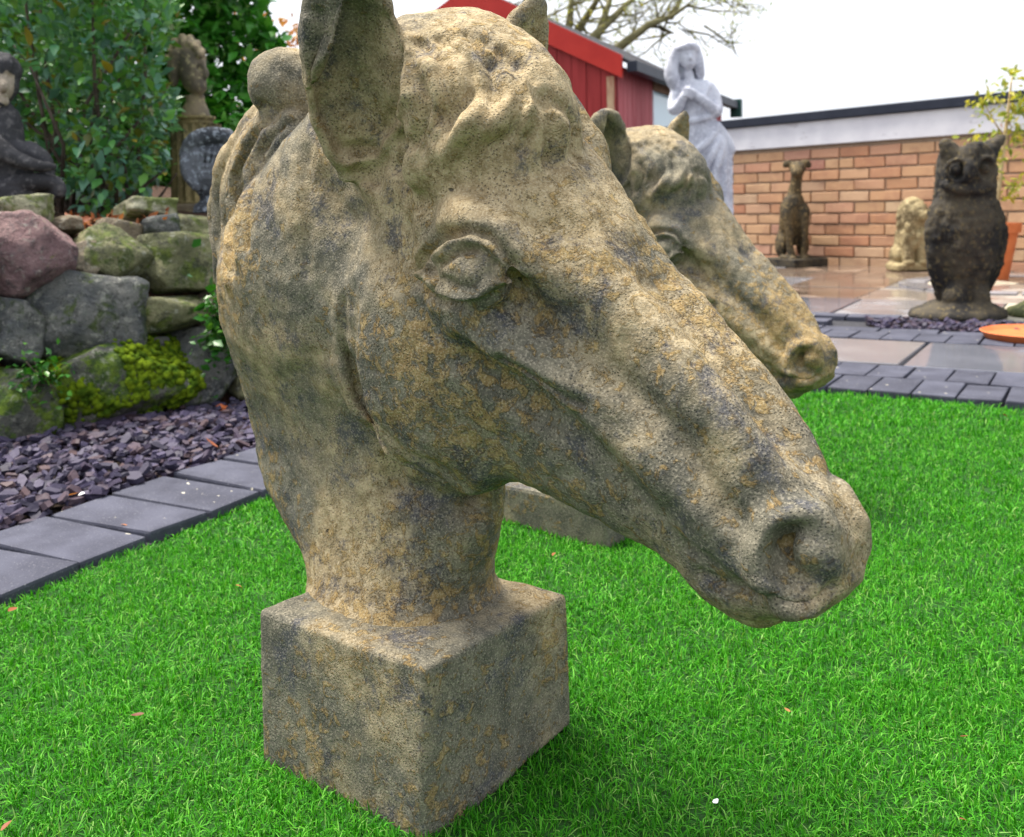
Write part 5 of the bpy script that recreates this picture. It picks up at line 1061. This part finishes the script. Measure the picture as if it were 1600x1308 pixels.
# --- stone bowl / shell planter on a foot
Db = 2.85; kk = Db / CF; pbw = at(330, 332, Db)
def build_bowl(k):
    v = Vol((-50, -45, -4), (52, 45, 130), 1.3); c = lambda px: px - 330; z = lambda py: 332 - py
    v.slices([z(332), z(322), z(312), z(306)], [c(330)] * 4, [27, 25, 15, 13], [0] * 4, [24, 22, 14, 12], 3)
    v.slices([z(310), z(296), z(278), z(255), z(238), z(226)], [c(330), c(329), c(327), c(326), c(328), c(332)], [14, 22, 33, 39, 38, 33], [0, 0, 0, 0, 2, 5], [13, 19, 28, 32, 30, 24], 6, p=2.1)
    v.chain([(c(298), -8, z(240)), (c(315), -18, z(222)), (c(342), -16, z(214)), (c(362), -4, z(216)), (c(370), 8, z(226))], [9, 11, 11, 10, 7], 6)
    v.ell((c(338), -36, z(258)), (22, 16, 22), 8, 'sub'); v.chain([(c(300), -24, z(246)), (c(304), -28, z(272)), (c(318), -24, z(296))], [5, 6, 4], 6)
    for i in range(5): v.chain([(c(318) + i * 11, -26, z(236)), (c(322) + i * 6, -24, z(270)), (c(326) + i * 2, -15, z(300))], [2, 2.5, 2], 4)
    return to_mesh('stone_bowl', v, k, M['bowl'], 0.9, 0.09, 1, seed=13)
link('stone_bowl', build_bowl(kk), None, pbw, label='blue grey shell shaped stone bowl on a round foot beside the fluted column', cat='planter')

# --- seated winged figure cut by the left edge
Ds = 2.62; ks = Ds / CF; ps = at(20, 312, Ds)
def build_sitter(k):
    v = Vol((-75, -60, -4), (100, 55, 232), 1.6); c = lambda px: px - 20; z = lambda py: 312 - py
    v.slices([z(312), z(296), z(284)], [c(10)] * 3, [70, 70, 58], [0] * 3, [46, 46, 38], 4, p=2.6)
    v.slices([z(300), z(270), z(235), z(200), z(176), z(164)], [c(8), c(6), c(4), c(5), c(6), c(8)], [46, 44, 37, 36, 30, 18], [6, 5, 4, 2, 0, 0], [34, 32, 28, 26, 22, 14], 6)
    v.ell((c(10), -4, z(130)), (30, 30, 36), 5); v.ell((c(14), -2, z(112)), (31, 32, 27), 4)
    # face turned to the picture's right: brow, nose, cheek, chin
    v.ell((c(22), -17, z(140)), (18, 16, 21), 5); v.chain([(c(30), -28, z(130)), (c(35), -33, z(142)), (c(31), -31, z(147))], [3.5, 4.5, 3], 3); v.ell((c(18), -33, z(138)), (6, 4, 4), 3, 'sub'); v.chain([(c(22), -31, z(154)), (c(32), -28, z(154))], [2.5, 2], 2); v.ell((c(26), -24, z(163)), (9, 8, 7), 4)
    for i in range(6): v.chain([(c(-14) + i * 10, -24 + abs(i - 2.5) * 2, z(118)), (c(-10) + i * 9.5, -20, z(104)), (c(-4) + i * 7, -8, z(93))], [5, 6, 5], 3)
    # crossed leg / arm reaching to the right with a pointed foot, second knee behind
    v.chain([(c(2), -24, z(205)), (c(14), -38, z(222)), (c(34), -44, z(240)), (c(60), -42, z(256)), (c(84), -38, z(263)), (c(104), -34, z(264))], [14, 14, 13, 10, 7, 4], 5)
    v.chain([(c(20), -4, z(240)), (c(52), -8, z(238)), (c(76), -10, z(252)), (c(84), -10, z(276))], [15, 14, 11, 8], 5); v.chain([(c(40), -30, z(288)), (c(76), -28, z(286)), (c(100), -24, z(290)), (c(104), -22, z(304))], [12, 12, 10, 8], 5)
    v.chain([(c(-24), -6, z(182)), (c(-34), -16, z(215)), (c(-20), -32, z(240)), (c(4), -40, z(250))], [13, 12, 11, 9], 4)
    return to_mesh('seated_figure', v, k, M['sitter'], 0.9, 0.08, 1, seed=17)
sit = link('seated_figure_statue', build_sitter(ks), None, ps, label='dark grey seated child statue with pale worn face at the left edge above the rockery', cat='statue')
sit_me = sit.data; sit_me.materials.append(M['face'])
P_ = np.zeros(len(sit_me.vertices) * 3); sit_me.vertices.foreach_get('co', P_); P_ = P_.reshape(-1, 3) / ks; mi = np.zeros(len(sit_me.polygons), np.int32)
cen_ = np.zeros(len(sit_me.polygons) * 3); sit_me.polygons.foreach_get('center', cen_); cen_ = cen_.reshape(-1, 3) / ks
mi[(cen_[:, 1] < -12) & (cen_[:, 2] > 312 - 168 + 4 * np.sin(cen_[:, 0] * .3)) & (cen_[:, 2] < 312 - 119 + 3 * np.sin(cen_[:, 0] * .5)) & (cen_[:, 0] > -18)] = 1
sit_me.polygons.foreach_set('material_index', mi)

# --- terracotta pot with a young shrub, terracotta saucer
pp = gnd(1553, 444); kp = ((pp - [0, 0, CH]) @ _f) / CF
pot = empty('terracotta_pot', pp, 0, label='tall tapering orange terracotta pot behind the owl', cat='plant pot')
hpot = 95 * kp
v_, f_ = lathe([(20 * kp, 0.02), (33 * kp, hpot * 0.84), (33.5 * kp, hpot * 0.85), (37 * kp, hpot * 0.85), (38 * kp, hpot), (34 * kp, hpot), (32 * kp, hpot * 0.9), (5 * kp, hpot * 0.88)]); link('pot_body', mesh('pot_body', v_, f_, M['terracotta'], False), pot)
v_, f_ = lathe([(31.5 * kp, hpot * 0.905), (26 * kp, hpot * 0.915), (2 * kp, hpot * 0.92)]); link('pot_soil', mesh('pot_soil', v_, f_, M['soil']), pot)
sp = gnd(1620, 539); v_, f_ = lathe([(0.10, 0.0), (0.152, 0.0), (0.170, 0.024), (0.165, 0.026), (0.148, 0.012), (0.02, 0.012)]); link('terracotta_saucer', mesh('terracotta_saucer', v_, f_, M['terracotta'], False), None, sp + [0, 0, 0.022], label='flat orange terracotta saucer lying on the slate at the right edge', cat='saucer')
# ------------------------------------------------------------------ plants
def leaf_verts(L, W, fold=0.25, droop=0.2, seg=4):
    v = []; f = []
    for j in range(seg + 1):
        t = j / seg; w = W / 2 * math.sin(math.pi * (0.06 + 0.90 * t) ** 0.85) ; y = L * t; z = -droop * L * t * t
        v += [(-w, y, z + fold * w), (0, y, z), (w, y, z + fold * w)]
    for j in range(seg):
        a = j * 3; f += [(a, a + 1, a + 4, a + 3), (a + 1, a + 2, a + 5, a + 4)]
    return np.array(v), np.array(f)
def leaf_cloud(name, P, Nrm, L, W, mat, R=rng, fold=0.25, droop=0.2, spread=0.6, seg=2):
    v, f = leaf_verts(1, W / L, fold, droop, seg); n = len(P); v = np.array(v)
    d = Nrm + R.normal(0, spread, (n, 3)); d /= np.linalg.norm(d, axis=1)[:, None]
    up = np.array([0, 0, 1.0]) + R.normal(0, 0.55, (n, 3)); s = np.cross(d, up); s /= np.linalg.norm(s, axis=1)[:, None] + 1e-9; u = np.cross(s, d)
    k = L * R.uniform(0.6, 1.25, n)
    V = P[:, None, :] + k[:, None, None] * (s[:, None, :] * v[None, :, 0, None] + d[:, None, :] * v[None, :, 1, None] + u[:, None, :] * v[None, :, 2, None])
    F = (np.arange(n)[:, None, None] * len(v) + f[None]).reshape(-1, 4); me = mesh(name, V.reshape(-1, 3), F, mat, True)
    a = me.attributes.new('rnd', 'FLOAT', 'POINT'); a.data.foreach_set('value', np.repeat(R.uniform(0, 0.999, n), len(v)).astype(np.float32)); return me
def tube(pts, rs, n=6):
    P = [Vector(p) for p in pts]; v = []; f = []
    for i, p in enumerate(P):
        t = (P[min(i + 1, len(P) - 1)] - P[max(i - 1, 0)]).normalized(); a = t.orthogonal().normalized(); b = t.cross(a)
        if i and False: pass
        for j in range(n): q = p + (a * math.cos(2 * math.pi * j / n) + b * math.sin(2 * math.pi * j / n)) * rs[i]; v.append(tuple(q))
    for i in range(len(P) - 1):
        for j in range(n): f.append((i * n + j, i * n + (j + 1) % n, (i + 1) * n + (j + 1) % n, (i + 1) * n + j))
    f += [tuple(range(n))[::-1], tuple(range((len(P) - 1) * n, len(P) * n))]; return v, f
def multi(name, tubes, mat, smooth=True):
    V = []; F = []
    for v, f in tubes: o = len(V); V += list(v); F += [tuple(i + o for i in q) for q in f]
    return mesh(name, V, F, mat, smooth)

# glossy shrub over the rockery, in front: mounded crown on several grey stems
sc_ = at(150, 330, 3.0); shrub = empty('broadleaf_shrub', (sc_[0], sc_[1], 0.44), 0, label='dense glossy dark green shrub growing over the rockery at the left', cat='shrub')
root = np.array([sc_[0], sc_[1], 0.44])
stems = []; tips = []
R5 = random.Random(5)
# crown outline from the photo at its own depth: right edge leans in towards the foot
for i in range(30):
    tx, ty = R5.uniform(-90, 285), R5.uniform(-150, 290); D = R5.uniform(2.68, 3.35)
    if tx > 250 and ty < 60: tx -= 40
    p1 = at(tx, ty, D); p0 = root + np.array([R5.uniform(-.1, .1), R5.uniform(-.1, .1), -0.04]); mid = (p0 + p1) / 2 + np.array([R5.uniform(-.08, .08), R5.uniform(-.06, .06), R5.uniform(0, .06)])
    stems.append(tube([p0 - root, mid - root, p1 - root], [0.009, 0.006, 0.003])); tips.append((mid, p1))
for st_ in stems: link('stem', mesh('stem', *st_, M['stem'], True), shrub)
def crown_pts(n, R):
    out = []
    while len(out) < n:
        x, y = R.uniform(-140, 285), R.uniform(-170, 345); D = R.uniform(2.66, 3.5)
        edge = 266 + 12 * math.sin(y * 0.045) if y < 262 else 266 - (y - 262) * 1.0
        left_low = 108 if y > 110 else 40
        if x > edge: continue
        if D < 2.9 and x < left_low + 10 * math.sin(y * .06) and y > 70: continue            # keeps clear of the seated figure
        if y > 300 and x < 125: continue
        q = at(x, y, D)
        # clumpy: gaps between leaf masses
        if vnoise(np.array([q]), 7.5, 3)[0] < -0.25 and R.random() < 0.8: continue
        out.append(q)
    return np.array(out)
CP = crown_pts(8500, R5); cc0 = np.array([sc_[0], sc_[1] + .05, 0.75]); nn = CP - cc0; nn /= np.linalg.norm(nn, axis=1)[:, None]; nn = nn * 0.7 + np.array([0, -0.55, 0.1])
front = np.argsort(CP[:, 1] + 0.3 * rng.uniform(0, 1, len(CP)))[:300]; rest = np.setdiff1d(np.arange(len(CP)), front)
link('foliage', leaf_cloud('foliage', CP[rest] - root, nn[rest], 0.043, 0.025, M['leaf_shrub'], spread=0.75), shrub, kind='stuff')
lv = []
for q in range(5):
    v, f = leaf_verts(0.042, 0.022 * R5.uniform(.85, 1.15), R5.uniform(.15, .4), R5.uniform(.05, .35), 4); me_ = mesh('leaf', v, f, M['leaf_shrub'], True); me_.attributes.new('rnd', 'FLOAT', 'POINT'); lv.append(me_)
for i in front:
    d = Vector(nn[i]) + Vector((R5.gauss(0, .7), R5.gauss(0, .6), R5.gauss(0, .6))); q = d.to_track_quat('Y', 'Z'); s_ = R5.uniform(.7, 1.25)
    link('leaf', lv[R5.randrange(5)], shrub, Vector(CP[i] - root), q.to_euler(), (s_, s_, s_))

# tall laurel hedge behind: bright green mass with lighter and darker clumps
hedge = empty('laurel_hedge', (-1.9, 5.0, 0.5), 0, label='tall bright green laurel hedge behind the shrub and the stone head', cat='hedge')
hr = np.array([-1.9, 5.0, 0.5])
def hedge_pts(n, R):
    P = np.c_[R.uniform(-3.3, -1.02, n * 4), R.uniform(4.25, 5.3, n * 4), R.uniform(0.5, 2.1, n * 4)]
    # rounded right end, uneven face
    ex = -1.06 - 0.10 * np.sin(P[:, 2] * 5) - 0.10 * vnoise(P * [0, 1, 1], 3, 2) - 0.30 * np.clip(P[:, 2] - 1.25, 0, 2) * 0.6
    face = 4.40 + 0.16 * fbm(P * [1, 0, 1], 3.2, 3, 4) + 0.12 * np.clip((P[:, 0] + 1.5) * 2, 0, 1)
    ok = (P[:, 0] < ex) & (P[:, 1] > face) & (R.uniform(0, 1, len(P)) < np.exp(-(P[:, 1] - face) * 3.2) + 0.06) & (vnoise(P, 5, 8) > -0.5)
    return P[ok][:n]
HP = hedge_pts(24000, rng); hn = np.tile([0.15, -0.75, 0.1], (len(HP), 1))
link('foliage', leaf_cloud('foliage', HP - hr, hn, 0.078, 0.044, M['leaf_hedge'], spread=0.7), hedge, kind='stuff')
hs_ = []
for i in range(16):
    x = R5.uniform(-3.6, -1.3); y = R5.uniform(4.7, 5.2); hs_.append(tube([(x - hr[0], y - hr[1], -0.05), (x - hr[0] + R5.uniform(-.15, .1), y - hr[1], 0.9), (x - hr[0] + R5.uniform(-.3, .1), y - hr[1] - .2, 1.8)], [0.022, 0.014, 0.006]))
for st_ in hs_: link('stem', mesh('stem', *st_, M['stem'], True), hedge)
# rusty leaved bush far behind, glimpsed between hedge and horse
rb = at(462, 150, 8.5); rust = empty('rusty_bush', (rb[0], rb[1], 0), 0, label='far rust brown bush glimpsed between hedge and horse ear', cat='bush'); r0 = np.array([rb[0], rb[1], 0])
RP = rng.normal(0, 1, (1500, 3)) * [0.30, 0.24, 0.52] + [rb[0] + 0.05, rb[1], 1.55]; RP = RP[(RP[:, 2] > 0.2) & (RP[:, 2] < 2.15)]
link('foliage', leaf_cloud('foliage', RP - r0, (RP - [rb[0], rb[1], 1.0]), 0.085, 0.034, M['leaf_rust'], spread=0.9), rust, kind='stuff')
link('trunk', mesh('trunk', *tube([(0, 0, -.03), (0.02, 0, 0.7), (0.0, 0, 1.5)], [0.04, 0.03, 0.012]), M['stem'], True), rust); link('twigs', multi('twigs', [tube([(0, 0, .3), (R5.uniform(-.4, .4), R5.uniform(-.3, .3), 1.1), (R5.uniform(-.6, .6), R5.uniform(-.3, .3), 1.8)], [0.02, 0.012, 0.005]) for _ in range(9)], M['stem']), rust, kind='stuff')

# creeper at the end of the rockery beside the neck
def clump(name, pxs, D, n, L, W, mat, sp, **k):
    c0 = at(*pxs, D); o = empty(name, c0, 0, **k); P = rng.normal(0, 1, (n, 3)) * sp; link('foliage', leaf_cloud('foliage', P, np.tile([0.1, -0.7, 0.45], (n, 1)), L, W, mat, spread=0.7), o, kind='stuff')
    link('stems', multi('stems', [tube([(P[i][0] * .2, 0.04, -abs(sp[2])), tuple(P[i] * .5), tuple(P[i])], [0.002, 0.0015, 0.001], 4) for i in range(min(n, 14))], M['stem']), o, kind='stuff'); return o
clump('creeper', (346, 510), 2.36, 330, 0.024, 0.018, M['leaf_fern'], np.array([0.026, 0.025, 0.052]), label='small green creeper on the stones beside the horse neck', cat='plant')
clump('wall_fern', (205, 598), 2.20, 70, 0.016, 0.009, M['leaf_fern'], np.array([0.02, 0.015, 0.02]), label='tiny green fern in a joint above the slates', cat='plant') if False else None
clump('wall_plant', (62, 590), 2.10, 160, 0.018, 0.011, M['leaf_fern'], np.array([0.03, 0.015, 0.026]), label='low green weed between the two mossy boulders', cat='plant')

# young yellow green shrub in the pot, thin pale stem
yb = np.array([pp[0], pp[1], 0.02 + hpot * 0.93]); yD = (pp - [0, 0, CH]) @ _f
ys = empty('potted_young_tree', yb, 0, label='thin young tree with yellow green leaves growing from the terracotta pot', cat='young tree')
def yp(px, py, dy=0.0): return at(px, py, yD + dy) - yb
st = [yp(1556, 346), yp(1562, 280), yp(1570, 215), yp(1577, 160), yp(1581, 120)]; st[0] = np.array([0, 0, -0.04])
link('trunk', mesh('trunk', *tube(st, [0.014, 0.013, 0.011, 0.008, 0.004], 8), M['cane'], True), ys)
brs = []; LPp = []
for (px, py), (qx, qy), n in (((1570, 215), (1540, 165), 75), ((1577, 165), (1595, 168), 90), ((1575, 185), (1582, 200), 60), ((1570, 215), (1534, 218), 38), ((1568, 235), (1600, 222), 40), ((1562, 282), (1578, 292), 45), ((1577, 160), (1580, 128), 40), ((1568, 225), (1560, 240), 30), ((1560, 280), (1548, 262), 14)):
    a, b = yp(px, py), yp(qx, qy, R5.uniform(-.1, .1)); brs.append(tube([a, (a + b) / 2 + [0, 0, -.01], b], [0.006, 0.004, 0.002], 5)); LPp.append(b + rng.normal(0, 1, (n, 3)) * [0.042, 0.04, 0.036])
[link('branch', mesh('branch', *b_, M['cane'], True), ys) for b_ in brs]; LPp = np.concatenate(LPp); link('foliage', leaf_cloud('foliage', LPp, np.tile([0.0, -0.5, 0.3], (len(LPp), 1)), 0.046, 0.022, M['leaf_yellow'], spread=0.9), ys, kind='stuff')

# bare tree behind the shed: limbs fan up and to the right, twigs with sparse buds
tD = 12.5; tb = at(850, 560, tD); tb[2] = 0.0; tree = empty('bare_tree', tb, 0, label='leafless lichen covered tree spreading its branches behind the shed', cat='tree')
Rt = random.Random(21); limbs = []; twigs = []; buds = []
def tp(px, py, d=0.0): return at(px, py, tD + d) - tb
def grow(p, d, L, r, depth):
    n = 4; pts = [p]; rs = [r]
    for i in range(n):
        d = (d + np.array([Rt.gauss(0, .16), Rt.gauss(0, .16), Rt.gauss(0.02, .13)])); d /= np.linalg.norm(d); p = p + d * L / n; pts.append(p); rs.append(r * (1 - 0.55 * (i + 1) / n))
    twigs.append(tube(pts, rs, 6 if r > 0.014 else 4))
    if depth <= 0: buds.extend(pts[1:]); return
    for i in (1, 2, 3, 4):
        for _ in range(1 if i < 4 else 2):
            if Rt.random() < 0.80:
                dd = d + np.array([Rt.gauss(0, .55), Rt.gauss(0, .5), Rt.gauss(0.05, .45)]); dd /= np.linalg.norm(dd); grow(pts[i], dd, L * Rt.uniform(.5, .72), rs[i] * 0.62, depth - 1)
main = [([(852, 560), (850, 300), (856, 120)], [0.20, 0.17, 0.13])]
mainlimbs = [[(856, 120), (888, 50), (893, 0), (896, -90)], [(852, 130), (905, 45), (930, 5), (960, -60)], [(860, 130), (932, 60), (950, 10), (965, -50)], [(858, 140), (930, 55), (985, 2), (1030, -60)],
             [(862, 150), (970, 72), (1015, 38), (1048, 26), (1075, 8)], [(850, 140), (822, 30), (815, -60)], [(848, 150), (790, 60), (760, -20), (740, -90)], [(850, 150), (842, 20), (846, -80)], [(1015, 38), (1035, 45), (1052, 52)], [(1048, 26), (1068, -8), (1062, -40)]]
tr = tube([tp(*q) for q in main[0][0]], main[0][1], 10)
for L_ in mainlimbs:
    n = len(L_); r0_ = 0.075 if len(L_) > 3 else 0.05; pts = [tp(x, y, Rt.uniform(-.5, .5) if 0 < i else 0) for i, (x, y) in enumerate(L_)]; rs = [r0_ * (1 - 0.75 * i / (n - 1)) for i in range(n)]; limbs.append(tube(pts, rs, 7))
    for i in range(1, n):
        for _ in range(2):
            d = np.array([Rt.uniform(-.5, 1.0), Rt.uniform(-.5, .5), Rt.uniform(-.25, .9)]); d /= np.linalg.norm(d); t = Rt.random(); q = pts[i - 1] * (1 - t) + pts[i] * t; grow(q, d, Rt.uniform(.35, .8), 0.016, 2)
for qx, qy, qx2, qy2 in ((1040, 36, 1078, 50), (1075, 48, 1140, 75), (1100, 40, 1155, 90), (1062, -30, 1130, 10), (1110, -10, 1170, 15), (1090, -40, 1150, 20), (1000, 10, 1040, 2)):
    a, b = tp(qx, qy), tp(qx2, qy2); limbs.append(tube([a, (a + b) / 2 + [0, 0, .06], b], [0.016, 0.012, 0.005], 5))
    for t in (.3, .5, .7, .9):
        d = np.array([Rt.uniform(-.4, 1), Rt.uniform(-.4, .4), Rt.uniform(-.8, .7)]); d /= np.linalg.norm(d); grow(a * (1 - t) + b * t, d, Rt.uniform(.2, .4), 0.009, 1)
link('trunk', mesh('trunk', *tr, M['bark'], True), tree)
for lb in limbs: link('branch', mesh('branch', *lb, M['bark'], True), tree)
link('twigs', multi('twigs', twigs, M['bark']), tree, kind='stuff')
bp_ = np.array(buds); bp_ = bp_[rng.uniform(0, 1, len(bp_)) < 0.6]; link('buds', leaf_cloud('buds', bp_, np.tile([0, 0, 1.0], (len(bp_), 1)), 0.05, 0.022, M['leaf_yellow'], spread=1.0), tree, kind='stuff')

# ------------------------------------------------------------------ fallen leaves and petals, each its own thing
def fallen(px, py, L, W, mat, label, name='fallen_leaf', z=None, parent=None, cat='leaf', base=0.017):
    p = gnd(px, py, base if z is None else z); v, f = leaf_verts(L, W, 0.35, R5.uniform(-.3, .3), 4); v = v + [0, -L / 2, 0]
    me_ = mesh(name, v, f, M[mat], True); a = me_.attributes.new('rnd', 'FLOAT', 'POINT'); a.data.foreach_set('value', np.full(len(v), R5.random() * .6, np.float32))
    return link(name, me_, None, p, (R5.uniform(-.4, .4), R5.uniform(-.4, .4), R5.uniform(0, 6.28)), label=label, cat=cat)
fallen(1507, 1152, 0.0096, 0.0043, 'dead_leaf', 'dark red leaf scrap on the grass near the right edge')
fallen(1118, 1252, 0.0060, 0.0056, 'petal', 'small white petal lying on the grass', 'white_petal', cat='petal')
fallen(375, 915, 0.0120, 0.0043, 'dead_leaf', 'brown leaf on the grass left of the plinth', z=0.014)
fallen(215, 1118, 0.0120, 0.0050, 'dead_leaf', 'dark leaf on the grass in the lower left')
fallen(10, 1290, 0.0096, 0.0050, 'dead_leaf', 'orange leaf scrap in the bottom left corner of the grass')
fallen(865, 866, 0.0108, 0.0050, 'dead_leaf', 'rust leaf on the grass below the horse jaw')
fallen(1230, 1110, 0.0060, 0.0031, 'dead_leaf', 'small brown scrap on the grass under the muzzle')
fallen(1570, 650, 0.0210, 0.0074, 'dead_leaf', 'brown leaf at the far right lawn edge')
fallen(1505, 1280, 0.0060, 0.0037, 'dead_leaf', 'tiny orange scrap at the bottom right of the grass')
fallen(330, 694, 0.0300, 0.0099, 'dead_leaf', 'curled orange leaf on the slate chips beside the neck', z=0.03)
fallen(112, 774, 0.0216, 0.0099, 'dead_leaf', 'light brown leaf among the slate chips on the left', z=0.03)
fallen(127, 772, 0.0108, 0.0087, 'petal', 'white pebble like petal among the slate chips', 'white_petal', z=0.03, cat='petal')
fallen(195, 820, 0.0132, 0.0050, 'dead_leaf', 'dark leaf scrap in a joint of the charcoal block edging', z=0.022)
fallen(20, 952, 0.0180, 0.0074, 'dead_leaf', 'reddish leaf at the lawn edge on the far left', z=0.022)
# leaf litter under the shrub
lp = np.array([gnd(R5.uniform(100, 260), R5.uniform(318, 352), 0.475) if False else at(R5.uniform(105, 262), R5.uniform(326, 358), R5.uniform(2.45, 2.75)) for _ in range(150)]); lp[:, 2] = 0.478 + rng.uniform(0, 0.012, len(lp))
link('leaf_litter', leaf_cloud('leaf_litter', lp, np.tile([0.3, -0.3, 0.1], (len(lp), 1)), 0.035, 0.014, M['dead_leaf'], spread=0.8), None, kind='stuff')
